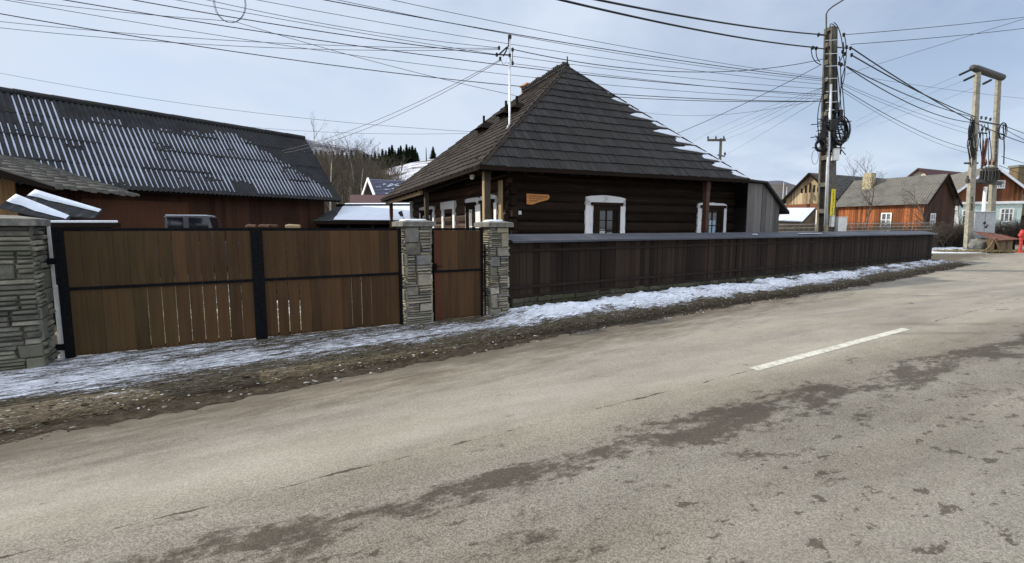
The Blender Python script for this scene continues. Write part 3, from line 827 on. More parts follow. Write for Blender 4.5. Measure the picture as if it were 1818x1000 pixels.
# hinge strip and white latch post beside the small gate
t = thing('hinge_post', 'thin black hinge post with short bars beside the right gate pillar', 'post', G.p(6.29, .0), GA)
mb = MB().box(G, 6.265, 6.285, -.02, .02, .02, 1.42)
mb.build('upright', M['black_steel'], t)
for k in range(26): MB().box(G, 6.286, 6.312, -.012, .012, .12 + k * .048, .14 + k * .048).build('rung', M['black_steel'], t)
t = thing('hinge_post', 'white painted steel strip with black hinges between mossy pillar and driveway gate', 'post', G.p(-.05, .0), GA)
mb = MB().box(G, -.085, -.055, .10, .13, 0, 1.78).box(G, -.045, -.015, .03, .06, .0, 1.0); mb.build('upright', M['white_paint'], t)
for zh in (1.28, .14): MB().box(G, -.09, .0, -.02, .02, zh, zh + .08).build('hinge', M['black_steel'], t)

# ------------------------------------------------------------------ plank fence on stone base
FA = math.atan2(21.8 - 9.85, 18.6 + .02)
F = Fr((-.02, 9.80), FA); FL = 22.15
t = thing('plank_fence', 'long dark plank fence with grey metal capping on a low stone footing along the road', 'fence', F.p(0, 0), FA)
rr = random.Random(9)
gaps_ = []; mb = MB(); a = -.12; k = 0
while a < FL - .02:
    w = rr.uniform(.135, .175); a1 = min(a + w, FL)
    g = .009 if k in (6, 9, 14) else .0055
    if k in (6, 9, 14): gaps_.append(a)
    zf = .33
    za = zf + rr.uniform(-.012, .006) + .06 * (a / FL)
    mb.box(F, a + g, a1 - .002, .0 + rr.uniform(-.010, .008), .024, za, 1.50)
    a = a1; k += 1
mb.build('boards', M['fence_wood'], t)
MB().box(F, -.1, FL, -.034, -.004, 1.27, 1.325).build('rail', M['fence_rail'], t)
MB().box(F, -.1, FL, -.045, -.004, .53, .585).build('rail', M['fence_rail'], t)
MB().box(F, -.1, FL, -.03, -.004, .345, .385).build('rail', M['fence_rail'], t)
bk_ = [(-.1, gaps_[0] - .02)] + [(p + .02, q - .02) for p, q in zip(gaps_, gaps_[1:])] + [(gaps_[-1] + .02, FL)]
for p, q in bk_: MB().box(F, p, q, .036, .045, .36, 1.45).build('backing', M['soffit'], t)
for k in range(12):
    aa = .2 + k * (FL - .4) / 11
    MB().box(F, aa - .05, aa + .05, .047, .13, 0.1, 1.46).build('post', M['fence_wood'], t)
# capping: folded grey sheet sloping to the road
mb = MB()
n_ = 10
for k in range(n_):
    x0 = -.04 + (FL + .15) * k / n_; x1 = -.04 + (FL + .15) * (k + 1) / n_ - .004
    dz = rr.uniform(-.004, .004)
    fr_lo = 1.455 + dz
    mb.hexa([F.p(x0, -.14, fr_lo), F.p(x1, -.14, fr_lo), F.p(x1, .36, 1.60 + dz), F.p(x0, .36, 1.60 + dz)],
            [F.p(x0, -.14, fr_lo + .045), F.p(x1, -.14, fr_lo + .045), F.p(x1, .36, 1.625 + dz), F.p(x0, .36, 1.625 + dz)])
mb.build('capping', M['grey_metal_cap'], t, bevel=.006)
MB().box(F, 11.0, 12.4, .02, .10, 1.56, 1.585).build('snow', M['snow'], t, bevel=.01)
MB().box(F, 8.45, 8.6, .0, .09, 1.55, 1.58).build('snow', M['snow'], t, bevel=.01)
mb = MB().box(F, 0, FL, .0, .28, -.1, .315); mb.build('footing_core', M['mortar'], t)
mb = MB()
a = 0
for row in range(4):
    a = rr.uniform(-.1, 0); z = -.06 + row * .098
    while a < FL:
        w = rr.uniform(.10, .36)
        mb.jbox(F, max(a, .0), a + w - .012, -rr.uniform(.03, .075), .01, z + .005, z + .092, .008)
        a += w
mb.build('footing_stones', M['base_stone'], t, bevel=.01)
# return of the fence at its far end
E_ = Fr(F.p(FL, 0), FA + R(90))
t = thing('plank_fence', 'short dark plank return closing the far end of the roadside fence', 'fence', E_.p(0, 0), E_.ang)
mb = MB(); a = .02
while a < 5:
    w = rr.uniform(.14, .17); mb.box(E_, a, a + w - .003, -.022, 0, .40, 1.50); a += w
mb.build('boards', M['fence_wood'], t)
MB().box(E_, .3, 5, -.16, .16, 1.50, 1.55).build('capping', M['grey_metal_cap'], t)
MB().box(E_, .3, 5, -.05, .18, -.1, .39).build('footing', M['base_stone'], t)

# ------------------------------------------------------------------ the log house
def hit(px, py, p0, d):
    """point of the vertical plane through p0 along d that is seen at (px,py): (distance along d, point)"""
    q = at(px, py, 1); az = q.x / q.y
    k = (az * p0.y - p0.x) / (d.x - az * d.y)
    return k, at(px, py, p0.y + k * d.y)
HA = R(27)
Apt = at(853, 293, 12.0)
H = Fr((Apt.x, Apt.y), HA)
f_, g_dir = H.fx, H.fy
aB, Bpt = hit(1330, 319, H.p(0, 0), f_)
bC, Cpt = hit(677, 354, H.p(0, 0), g_dir)
amid = aB / 2
k1, R1 = hit(1007, 119, H.p(amid, 0), g_dir)
k2, R2 = hit(931, 164, H.p(amid, 0), g_dir)
Dpt = H.p(aB, bC, Cpt.z + .05)
house = thing('log_house', 'old dark log house with a steep hipped shingle roof and white framed windows', 'house', H.p(4.5, 4), HA)

def shingles(mb, P, Q, S, T, n, w, seed, thick=.04):
    rr = random.Random(seed)
    e = (Q - P).normalized(); nrm = (Q - P).cross(((S + T) / 2) - ((P + Q) / 2)).normalized()
    if nrm.z < 0: nrm = -nrm
    def bounds(q):
        L_ = P.lerp(S, q); R_ = Q.lerp(T, q); return L_, R_, (L_ - P).dot(e), (R_ - P).dot(e)
    def pt(x, q, out):
        L_, R_, xl, xr = bounds(q)
        t = 0 if xr - xl < 1e-4 else min(1, max(0, (x - xl) / (xr - xl)))
        return L_.lerp(R_, t) + nrm * out
    for i in range(n):
        q0 = i / n - .004; q1 = min(1, (i + 1.06) / n)
        x = rr.uniform(-.1, 0); X = (Q - P).length
        while x < X:
            ww = w * rr.uniform(.6, 1.4); xa, xb = x + .004, x + ww - .004; x += ww
            _, _, l0, r0 = bounds(q0); _, _, l1, r1 = bounds(q1)
            if xb < l0 or xa > r0: continue
            j = rr.uniform(-.0035, .002); lift = thick * rr.uniform(.85, 1.15); tw = rr.uniform(-.006, .006)
            a0, b0 = pt(xa, q0 + j, lift), pt(xb, q0 + j, lift + tw)
            a1, b1 = pt(xa, q1, .004), pt(xb, q1, .004)
            if (a0 - b0).length < .01: continue
            mb.hexa([a0 - nrm * .028, b0 - nrm * .028, b1 - nrm * .01, a1 - nrm * .01], [a0, b0, b1, a1])
    return nrm
mb = MB(); nF = shingles(mb, Apt, Bpt, R1, R1, 14, .13, 1, .038)
mb.build('roof_front', M['shingle'], house)
mb = MB(); nL = shingles(mb, Cpt, Apt, R2, R1, 20, .11, 2, .035)
roofL = mb.build('roof_side', M['shingle_warm'], house)
mb = MB(); nR = shingles(mb, Bpt, Dpt, R1, R2, 14, .22, 3, .045); nB = shingles(mb, Dpt, Cpt, R2, R2, 14, .25, 4, .045)
mb.build('roof_back', M['shingle'], house)
# sheathing under the shingles, seen from below as the soffit
mb = MB()
for P4 in ([Apt, Bpt, R1], [Cpt, Apt, R1, R2], [Bpt, Dpt, R2, R1], [Dpt, Cpt, R2]):
    c_ = sum(P4, Vector()) / len(P4)
    mb.poly([p + Vector((0, 0, -.03)) + (c_ - p).normalized() * .02 for p in P4])
for p, q in ((Apt, Bpt), (Cpt, Apt), (Bpt, Dpt), (Dpt, Cpt)):
    mb.bar(p + Vector((0, 0, -.05)), q + Vector((0, 0, -.05)), .05, .11)
mb.poly([H.p(1.0, .7, 3.16), H.p(aB, .7, 3.16), H.p(aB, 9.9, 3.02), H.p(1.0, 9.9, 3.02)])
mb.build('soffit', M['soffit'], house)
# hip boards
rr = random.Random(5); mb = MB()
for P_, Q_, nn in ((Apt, R1, 30), (Bpt, R1, 30)):
    for k in range(nn):
        p = P_.lerp(Q_, k / nn); q = P_.lerp(Q_, (k + 1.15) / nn)
        for nrm, off in ((nF, 1), ((nL if P_ is Apt else nR), -1)):
            d = (q - p).normalized(); side = d.cross(nrm).normalized()
            if side.dot((H.p(4.9, 3, 4) - p) if off == 1 else (H.p(-3 if P_ is Apt else 14, 6, 4) - p)) < 0: side = -side
            l0 = nrm * .052; l1 = nrm * .045; wv = rr.uniform(.06, .09)
            mb.poly([p + l0, p + l0 + side * wv, q + l1 + side * wv, q + l1])
mb.build('hip_boards', M['shingle_warm'], house)
# ridge crest of crossing shingle ends, and its finial
mb = MB(); nn = 26
for k in range(nn):
    p = R1.lerp(R2, k / (nn - 1)); hgt = rr.uniform(.13, .2)
    mb.box(Fr(p, HA), -.09, .07, -.045, .045, -.02, hgt * .55)
    mb.box(Fr(p, HA), -.12, -.02, -.03, .03, hgt * .4, hgt)
mb.build('ridge_crest', M['shingle'], house)
fin = MB().tube([R1 + Vector((0, 0, 0)), R1 + Vector((0, 0, .12)), R1 + Vector((0, 0, .17)), R1 + Vector((0, 0, .34))], [.06, .045, .025, .02], 6)
fin.build('finial', M['soffit'], house)
# chimney behind the ridge
k_, cpt = hit(941, 160, H.p(amid + .55, 0), g_dir)
cf = Fr((*H.p(amid + .55, k_).xy, 0), HA)
ch = MB().box(cf, -.28, .28, -.25, .25, cpt.z - 1.2, cpt.z + .12).box(cf, -.33, .33, -.30, .30, cpt.z + .12, cpt.z + .18)
ch.build('chimney', M['orange_brick'], house)
# roof vents shaped as tiny hipped roofs
def vent(px, py, w):
    n = nL; o0 = Vector((0, 0, CAMZ)); d0 = at(px, py, 1) - o0; t_ = (Apt - o0).dot(n) / d0.dot(n); c = o0 + d0 * t_
    fr = Fr((c.x, c.y, c.z), HA); v = MB()
    v.box(fr, -.05, .9, -w * .36, w * .36, -.45, .16)
    b = v.build('roof_vent', M['soffit'], house)
    r = MB(); e = .16
    P = [fr.p(-.20, -w/2, e), fr.p(1.2, -w/2, e), fr.p(1.2, w/2, e), fr.p(-.20, w/2, e)]
    top0, top1 = fr.p(.12, 0, e + w * .42), fr.p(1.2, 0, e + w * .42)
    r.poly([P[0], P[1], top1, top0]); r.poly([P[3], P[0], top0]); r.poly([P[2], P[3], top0, top1]); r.poly([P[0], P[3], P[2], P[1]])
    r.box(fr, .06, .12, -.03, .03, e + w * .38, e + w * .42 + .2)
    r.build('vent_roof', M['soffit'], b)
vent(855, 238, .62); vent(894, 213, .62); vent(913, 203, .5)
# snow left on the shaded far hip and spilling over its edge
rr = random.Random(21); mb = MB()
e_ = (Bpt - Apt).normalized()
for i in range(0, 11):
    amt = [.5, 1.0, .75, 1.25, .7, 1.0, .4, .75, .22, .4, .10][i]
    fr_ = [0, .16, .34, .55, .78, 1.0]; bx_ = [.12, .35, .75, 1.0, .8, .45]
    prev = None
    for s_, (tt, bw_) in enumerate(zip(fr_, bx_)):
        q0 = (i + tt) / 14; r0 = Bpt.lerp(R1, q0) + e_ * .01; x0 = amt * bw_ * rr.uniform(.65, 1.3)
        lf = .050 - .026 * tt
        cur_ = [r0 - e_ * x0 + nF * (lf - .012), r0 - e_ * x0 * .7 + nF * (lf + .004), r0 - e_ * x0 * .3 + nF * (lf + .008), r0 + nF * (lf + .004), r0 + e_ * .02 - nF * .02]
        if prev:
            for z_ in range(4): mb.poly([prev[z_], prev[z_+1], cur_[z_+1], cur_[z_]])
        prev = cur_
N1, N2 = 34, 20; i0 = len(mb.v)
for i in range(N1 + 1):
    q = i / N1 * .76
    for j in range(N2 + 1):
        l_ = Bpt.lerp(R1, q); r_ = Dpt.lerp(R2, q); tt = j / N2
        p = l_.lerp(r_, tt) + nR * (.05 + .015 * noise.noise(Vector((i * .5, j * .6, 2))))
        if j == 0: p = l_ + e_ * .01 + nF * .03
        mb.v.append(p)
for i in range(N1):
    for j in range(N2):
        a = i0 + i * (N2 + 1) + j; mb.f.append((a, a + N2 + 1, a + N2 + 2, a + 1))
mb.build('roof_snow', M['snow'], house)

# log walls
def logs(mb, fr, a0, a1, z0, z1, h, dep, rr):
    z = z0; k = 0
    while z < z1 - .05:
        hh = min(h * rr.uniform(.88, 1.12), z1 - z)
        o_ = rr.uniform(-.012, .012)
        mb.prism([fr.p(a0, -.03 + o_, z + .012), fr.p(a0, -.075 + o_, z + hh * .28), fr.p(a0, -.08 + o_, z + hh * .72), fr.p(a0, -.03 + o_, z + hh - .012), fr.p(a0, .1, z + hh + .001), fr.p(a0, .1, z)],
                 fr.fx * (a1 - a0))
        z += hh
    mb.box(fr, a0 + .01, a1 - .01, .0, .08, z0, z1)
a0w = 1.15; b0w = .82
FW = Fr(H.p(a0w, b0w), HA)                     # front wall: a to the right
LW = Fr(H.p(a0w, b0w), HA - R(90))             # side wall seen from the porch: a runs towards the road (negative = away)
rr = random.Random(8)
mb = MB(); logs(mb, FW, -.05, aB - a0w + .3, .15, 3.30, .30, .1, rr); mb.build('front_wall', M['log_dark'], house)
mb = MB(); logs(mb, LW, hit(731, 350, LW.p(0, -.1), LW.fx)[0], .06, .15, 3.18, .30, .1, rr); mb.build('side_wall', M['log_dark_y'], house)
mb = MB().box(FW, -.3, aB - a0w, -.15, .5, -.1, .17); mb.build('plinth', M['base_stone'], house)
mb = MB()
for k in range(9):     # crossed log ends at the corner
    mb.box(FW, -.02, .16, -.30 + .04 * (k % 3), -.06, .25 + k * .30, .25 + k * .30 + .24)
mb.build('log_ends', M['log_dark'], house)
mb = MB().prism([H.p(a0w - .22, b0w - .02, z) for z in (1.6,)] + [H.p(a0w - .22, b0w + .16, 1.6), H.p(a0w - .22, b0w + .16, 1.9), H.p(a0w - .22, b0w + .12, 2.2), H.p(a0w - .22, b0w + .16, 2.5), H.p(a0w - .22, b0w + .16, 3.0), H.p(a0w - .22, b0w - .02, 3.0)], H.fx * .05)
mb.build('corner_board', M['pale_wood'], house)

def window(fr, a0, a1, z0, z1, sl, sr, stop_, peak, root, cur=.5, lower=True):
    """white limewash surround, dark casing with a lintel board, two-leaf casement"""
    w = MB(); c0, c1 = a0 + sl, a1 - sr; zt = z1 - stop_
    cw = .10
    w.box(fr, c0, c0 + cw, -.15, -.07, z0, zt).box(fr, c1 - cw, c1, -.15, -.07, z0, zt)
    w.box(fr, c0 - .09, c1 + .09, -.17, -.07, zt, zt + .09)
    w.box(fr, c0 + cw, c0 + cw + .10, -.12, -.06, z0, zt).box(fr, c1 - cw - .10, c1 - cw, -.12, -.06, z0, zt).box(fr, c0 + cw, c1 - cw, -.13, -.06, zt - .12, zt)
    win = w.build('window', M['log_dark'] if fr is FW else M['soffit'], root)
    s = MB(); y0, y1 = -.10, -.05; rr = random.Random(int(a0 * 100))
    def plate(pts): s.prism([fr.p(a, y0 - .01, z) for a, z in pts], fr.fy * .06)
    def rag(x, za, zb, amp, n=9): return [(x + rr.uniform(-amp, amp), za + (zb - za) * k / n) for k in range(n + 1)]
    L_out = rag(a0, z0, z1 - .06, .012); L_in = rag(c0 - .005, zt, z0, .014)
    plate([p for p in reversed(L_out)] + list(reversed([(x, z) for x, z in L_in])))
    R_in = rag(c1 + .005, z0, zt, .014); R_out = rag(a1, z1 - .10, z0, .008)
    plate(list(reversed(R_in)) + list(reversed(R_out)))
    top = [(a0, z1 - .06)] + [(a0 + (a1 - a0) * k / 8, z1 - .05 + peak * (1 - abs(k / 8 - .45) / .55) + rr.uniform(-.006, .006)) for k in range(1, 8)] + [(a1, z1 - .08)]
    bot = [(a1, zt + .001), (a0, zt + .001)]
    plate(list(reversed(top + bot)))
    s.build('surround', M['lime'], win)
    g0, g1 = c0 + cw + .10, c1 - cw - .10; gz1 = zt - .12
    g = MB().box(fr, g0, g1, -.085, -.08, z0 + .02, gz1); g.build('pane', M['glass'], win)
    b = MB(); mid = (g0 + g1) / 2
    for x in (g0 + .015, mid, g1 - .015): b.box(fr, x - .018, x + .018, -.105, -.086, z0, gz1)
    nz = 4 if cur else 3
    for k in range(nz): zz = z0 + .1 + (gz1 - z0 - .12) * k / (nz - 1); b.box(fr, g0, g1, -.102, -.087, zz - .012, zz + .012)
    b.build('sash', M['log_dark'] if cur is not None and fr is FW else M['white_paint'], win)
    if cur:
        q = MB().box(fr, g0 + .04, mid - .03, -.0865, -.0855, z0 + .1, z0 + (gz1 - z0) * cur).box(fr, mid + .03, g1 - .04, -.0865, -.0855, z0 + .1, z0 + (gz1 - z0) * cur * .75)
        q.build('curtain', M['curtain'], win)
    return win
def fa(px, fr=FW):          # distance along a wall for an image column
    return hit(px, 350, fr.p(0, -.1), fr.fx)[0]
def fzz(px, py, fr=FW): return hit(px, py, fr.p(0, -.1), fr.fx)[1].z
x0, x1 = fa(1040), fa(1110.5)
window(FW, x0, x1, 1.30, fzz(1075, 347), (x1 - x0) * .19, (x1 - x0) * .15, .30, .06, house, .42)
x2, x3 = fa(1240), fa(1291)
wd2 = window(FW, x2, x3, 1.30, fzz(1265, 359), (x3 - x2) * .14, (x3 - x2) * .13, .20, .03, house, .0)
blue = MB().box(FW, (x2 + x3) / 2 - .12, x3 - .50, -.088, -.0865, 1.35, 2.0); blue.build('blind', M['blue_blind'] if 'blue_blind' in M else plain('blue_blind', (.30, .42, .52), .6, .2), wd2)
# porch side: window pair, door, window
def sa(px): return hit(px, 350, LW.p(0, -.1), LW.fx)[0]
y880, y853, y826 = sa(881), sa(853), sa(826)
window(LW, y853, y880, 1.2, 2.72, .10, .18, .26, .02, house, None)
window(LW, y826, y853 - .02, 1.2, 2.70, .12, .38, .26, .02, house, None)
window(LW, sa(744), sa(770), 1.2, 2.62, .30, .22, .26, .02, house, None)
dr = MB(); d0_, d1_ = sa(784), sa(807)
dr.box(LW, d0_ + .2, d1_ - .2, -.07, -.05, .3, 2.35); door = dr.build('door', M['soffit'], house)
MB().box(LW, d0_, d0_ + .2, -.12, -.05, .3, 2.55).box(LW, d1_ - .2, d1_, -.12, -.05, .3, 2.55).box(LW, d0_ - .05, d1_ + .05, -.14, -.05, 2.40, 2.66).build('door_frame', M['lime'], door)
MB().box(LW, d1_ - .30, d1_ - .27, -.10, -.07, 1.2, 1.4).build('handle', M['galv'], door)
MB().box(LW, hit(730, 350, LW.p(0, -.1), LW.fx)[0] - .12, hit(730, 350, LW.p(0, -.1), LW.fx)[0], -.14, .1, .2, 2.9).build('corner_trim', M['lime'], house)
# posts and the plate that carries the eave
def post(a, b, w, z1, mat, root=house):
    p = MB(); z = .2; rr = random.Random(int(a * 10 + b * 100)); zs = [.2, 1.5, 1.62, 1.75, 2.0, 2.12, 2.3, 2.9, 3.0, z1]; ws = [1, 1, .8, 1.1, 1.1, .75, .95, .95, 1.15, 1.15]
    for k in range(len(zs) - 1):
        h0, h1 = ws[k] * w / 2, ws[k+1] * w / 2
        q = lambda h, z_: [H.p(a - h, b - h, z_), H.p(a + h, b - h, z_), H.p(a + h, b + h, z_), H.p(a - h, b + h, z_)]
        p.hexa(q(h0, zs[k]), q(h1, zs[k+1]))
    p.build('porch_post', mat, root)
pa_, _ = hit(864, 350, H.p(.35, 0), g_dir); post(.35, pa_, .155, 3.25, M['post_wood'])
pb_, _ = hit(757, 350, H.p(.35, 0), g_dir); post(.35, pb_, .14, 3.08, M['post_wood'])
pc_, _ = hit(694, 380, H.p(.35, 0), g_dir); post(.35, min(pc_, bC - .3), .14, 2.95, M['gate_red'])
pd_, _ = hit(1254, 350, H.p(0, .18), f_); post(pd_, .18, .15, 3.3, M['post_wood_dark'] if 'post_wood_dark' in M else wood('post_wood_dark', (.02, .012, .009), (.10, .05, .035), 'z', .3, .8))
MB().box(H, .25, .272, pa_ - .07, pa_ + .05, 1.2, 3.15).build('post_lit_edge', M['pale_wood'], house)  # sunlit left edge of the corner post put in as a pale strip
bm_ = MB().bar(H.p(.35, .3, 3.22), H.p(.35, pb_, 3.05), .12, .13)
bm_.bar(H.p(.1, .28, 3.24), H.p(aB + .4, .18, 3.30), .12, .13); bm_.build('eave_beam', M['soffit'], house)
MB().bar(H.p(.18, pb_, 2.98), H.p(.18, bC - .2, 2.86), .10, .17).build('eave_beam', M['pale_wood'], house)
# rafters ends
mb = MB()
for k in range(20):
    a = .3 + k * (aB - .5) / 19; t_ = a / aB; z = Apt.z + (Bpt.z - Apt.z) * t_
    mb.bar(H.p(a, .03, z - .10), H.p(a, .9, z + .25), .08, .10)
for k in range(20):
    b = .3 + k * (bC - .5) / 19; t_ = b / bC; z = Apt.z + (Cpt.z - Apt.z) * t_
    mb.bar(H.p(.03, b, z - .10), H.p(1.2, b, z + .3), .08, .10)
mb.build('rafters', M['soffit'], house)
# lean-to on the right end
aE, Ept = hit(1362, 322, H.p(0, .0), f_)
aG, Gpt = hit(1401, 376, H.p(0, .0), f_)
lt = MB()
zB = Bpt.z
lt.hexa([H.p(aB - .5, -.02, zB - .03), H.p(aE, -.02, Ept.z - .07), H.p(aE, 6, Ept.z - .07), H.p(aB - .5, 6, zB + .3)],
        [H.p(aB - .5, -.02, zB + .03), H.p(aE, -.02, Ept.z), H.p(aE, 6, Ept.z), H.p(aB - .5, 6, zB + .36)])
lt.hexa([H.p(aE + .003, -.02, Ept.z - .09), H.p(aG, -.02, Gpt.z - .09), H.p(aG, 6, Gpt.z - .09), H.p(aE + .003, 6, Ept.z - .09)],
        [H.p(aE + .003, -.02, Ept.z), H.p(aG, -.02, Gpt.z), H.p(aG, 6, Gpt.z), H.p(aE + .003, 6, Ept.z)])
lt.build('lean_to_roof', M['shingle'], house)
mb = MB(); rr = random.Random(4); aL0 = hit(1327, 360, H.p(0, .12), f_)[0]; aL1 = hit(1383, 390, H.p(0, .12), f_)[0]; a = aL0
def zroof(a_): return (Ept.z - .08) if a_ < aE else Ept.z - .10 + (Gpt.z - Ept.z) * (a_ - aE) / (aG - aE)
while a < aL1:
    w = rr.uniform(.13, .26); a1 = min(a + w, aL1); o_ = rr.uniform(-.012, .012)
    if aL1 - a < .03: break
    mb.hexa([H.p(a + .004, .12 + o_, .1), H.p(a1 - .004, .12 + o_, .1), H.p(a1 - .004, .15 + o_, .1), H.p(a + .004, .15 + o_, .1)],
            [H.p(a + .004, .12 + o_, zroof(a)), H.p(a1 - .004, .12 + o_, zroof(a1)), H.p(a1 - .004, .15 + o_, zroof(a1)), H.p(a + .004, .15 + o_, zroof(a))]); a = a1
mb.box(H, aL1 - .03, aL1, .16, 5.5, .1, 2.5)
mb.build('lean_to_boards', M['grey_boards'], house)

# arrow shaped wooden sign on the log wall, its burnt lettering too worn to read
s0, s1 = fa(934), fa(975); zs0, zs1 = fzz(934, 363), fzz(934, 344); zt0, zt1 = fzz(972, 355), fzz(972, 346)
t = thing('wooden_sign', 'orange varnished tapering wooden board with worn lettering on the dark log wall', 'sign', FW.p(s0, -.1), HA)
pts = [(s0, zs0), (s0 + .18, zs0 - .005), (s0 + (s1 - s0) * .5, zs0 + (zt0 - zs0) * .42), (s1 - .05, zt0), (s1, (zt0 + zt1) / 2 + .01), (s1 - .04, zt1), (s0 + (s1 - s0) * .4, zs1 - .005), (s0, zs1)]
MB().prism([FW.p(a, -.135, z) for a, z in pts], FW.fy * .025).build('board', M['orange_wood'], t)
mb = MB(); rr = random.Random(2)
for row in range(3):
    x = s0 + .08
    while x < s0 + (s1 - s0) * (.86 - .2 * row):
        l = rr.uniform(.012, .035); z = zs1 - .05 - row * .062 - (x - s0) * .03
        mb.box(FW, x, x + l * .5, -.1375, -.1345, z - .026, z + .014)
        if rr.random() < .6: mb.box(FW, x + l * .4, x + l, -.1371, -.1345, z - .006, z + .002)
        x += l + .012
mb.build('lettering', M['ink'], t)
t = thing('junction_box', 'small white junction box low on the dark log wall beside the right pillar', 'electric box', FW.p(fa(922), -.1), HA)
x = fa(919); z = fzz(922, 378)
MB().box(FW, x, x + .10, -.14, -.08, z - .05, z + .05).build('case', M['white_plastic'], t, bevel=.006)
# white lantern under the porch corner
_, lp = hit(838, 310, H.p(.25, 0), g_dir)
t = thing('porch_lantern', 'small white lantern hanging under the porch corner', 'lantern', lp, HA)
MB().lathe(lp, [(.02, -.13), (.055, -.10), (.065, .0), (.05, .05), (.02, .08)], 8).build('shade', M['white_plastic'], t)
MB().tube([lp + Vector((0, 0, .08)), lp + Vector((0, 0, .30))], .006).build('chain', M['black_steel'], t)
# white service mast standing on the porch roof slope
o0 = Vector((0, 0, CAMZ)); d0 = at(905, 226, 1) - o0; mbase = o0 + d0 * ((Apt - o0).dot(nL) / d0.dot(nL))
mtop = at(898, 66, mbase.y).z
t = thing('service_mast', 'white steel service mast with insulators rising from the shingle roof', 'mast', mbase)
MB().tube([mbase - Vector((.16, 0, .22)), mbase + Vector((0, 0, .1)), Vector((mbase.x, mbase.y, mtop))], [.036, .032, .024], 10).build('pole', M['galv'], t, smooth=True)
MB().tube([Vector((mbase.x, mbase.y, mtop - .04)), Vector((mbase.x, mbase.y, mtop + .05))], .05, 8).build('top_cap', M['cable'], t)
def mp_(px, py, dy=0): return at(px, py, mbase.y + dy)
for (px, py) in ((886, 85), (882, 97), (888, 104), (905, 98), (910, 88), (910, 112)):
    c = mp_(px, py); MB().lathe(c - Vector((0, 0, .04)), [(.015, -.02), (.04, 0), (.03, .03), (.04, .06), (.015, .09)], 8).build('insulator', M['black_plastic'], t)
mb = MB()
mb.bar(mp_(886, 97), mp_(900, 84), .035).bar(mp_(882, 97), mp_(906, 98), .03).tube([mp_(910, 112), mp_(910, 88), mp_(902, 86)], .012).tube([mp_(903, 66), mp_(903, 80), mp_(898, 92), mp_(893, 100)], .02)
mb.tube([mp_(888, 104), mp_(894, 116), mp_(899, 110)], .008).tube([mp_(905, 98), mp_(908, 108), mp_(901, 113)], .008)
mb.build('brackets', M['cable'], t)

# ------------------------------------------------------------------ barn with corrugated roof
E2 = at(605, 356, 24.0)
BA = math.atan2(.81, .59)
B = Fr((E2.x, E2.y), BA)
kb, Rb = hit(540, 246, B.p(0, 0), B.fy)
barn = thing('barn', 'long red brown barn with a half snow covered corrugated roof', 'barn', B.p(-9, 3), BA)
LEN = 22.0
slope = Vector((0, 0, 0)) + B.fy * kb + Vector((0, 0, Rb.z - E2.z)); SL = slope.length; sd_ = slope / SL
nb_ = (-B.fx).cross(sd_).normalized()
if nb_.z < 0: nb_ = -nb_
def rp(a, v, out=0): return Vector((E2.x, E2.y, E2.z)) + B.fx * (-a) + sd_ * v + nb_ * out
PER = .165; AMP = .030
def corr(mb, pf, length, vs, n=6):
    na = int(length / PER * n)
    for r_ in range(len(vs) - 1):
        i0 = len(mb.v)
        for i in range(na + 1):
            a = i * PER / n; o_ = AMP * math.cos(2 * math.pi * i / n)
            mb.v.append(pf(a, vs[r_] - .05, o_ + .035)); mb.v.append(pf(a, vs[r_+1], o_ + .012))
        for i in range(na):
            k = i0 + 2 * i; mb.f.append((k, k + 2, k + 3, k + 1))
            # lower lip
vs = [0, SL * .26, SL * .51, SL * .76, SL]
mb = MB(); corr(mb, rp, LEN, vs); mb.build('roof', M['fibre_cement'], barn)
mb = MB(); mb.poly([rp(0, SL), rp(LEN, SL), rp(LEN, SL) + B.fy * kb + Vector((0, 0, E2.z - Rb.z)), rp(0, SL) + B.fy * kb + Vector((0, 0, E2.z - Rb.z))]); mb.build('roof_rear', M['fibre_cement'], barn)
rr = random.Random(12)
mb = MB(); a = 0
while a < LEN:      # ridge tiles
    l = rr.uniform(.9, 1.1); mb.tube([rp(a, SL + .0, .03 + rr.uniform(0, .015)), rp(min(a + l, LEN), SL, .05)], .10, 8); a += l
mb.build('ridge_tiles', M['fibre_cement'], barn)
steps = {}
rsheet = {}
def snow_ok(a, v):
    vv = v / SL; sheet_i = int(a / 1.1)
    if sheet_i not in steps: steps[sheet_i] = random.Random(sheet_i * 7 + 1).uniform(-.07, .06)
    jit = .035 * noise.noise(Vector((a * 3.1, 7, 0)))
    top = .83 + steps[sheet_i] + jit
    if a > 9.6: top = (.95 if a < 10.7 else max(.0, (.62 if a < 12.6 else (.34 if a < 14.2 else .0)))) + jit
    if vv > top: return False
    if vv < .03 + jit * .4: return False
    if a > 13.9 - vv * 1.2: return False
    if a < .25 + 4.3 * max(0, vv - .10 + jit) ** 1.1: return False      # bare strip by the right verge
    for q, bnd in enumerate((.255, .51, .765)):
        if abs(vv - bnd) < .008:
            key = (int(a / 1.1), q)
            if key not in rsheet: rsheet[key] = random.Random(key[0] * 31 + q * 5).random()
            if rsheet[key] < .6: return False
    if noise.fractal(Vector((a * .8, v * 1.6, 3)), .8, 2, 5) > .60: return False
    if 4.0 + jit * 6 < a < 4.8 + jit * 5 and .0 < vv < .17 + jit: return False
    return True
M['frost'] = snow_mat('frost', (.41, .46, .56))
mb = MB(); dv = .045; nrow = int(SL / dv)
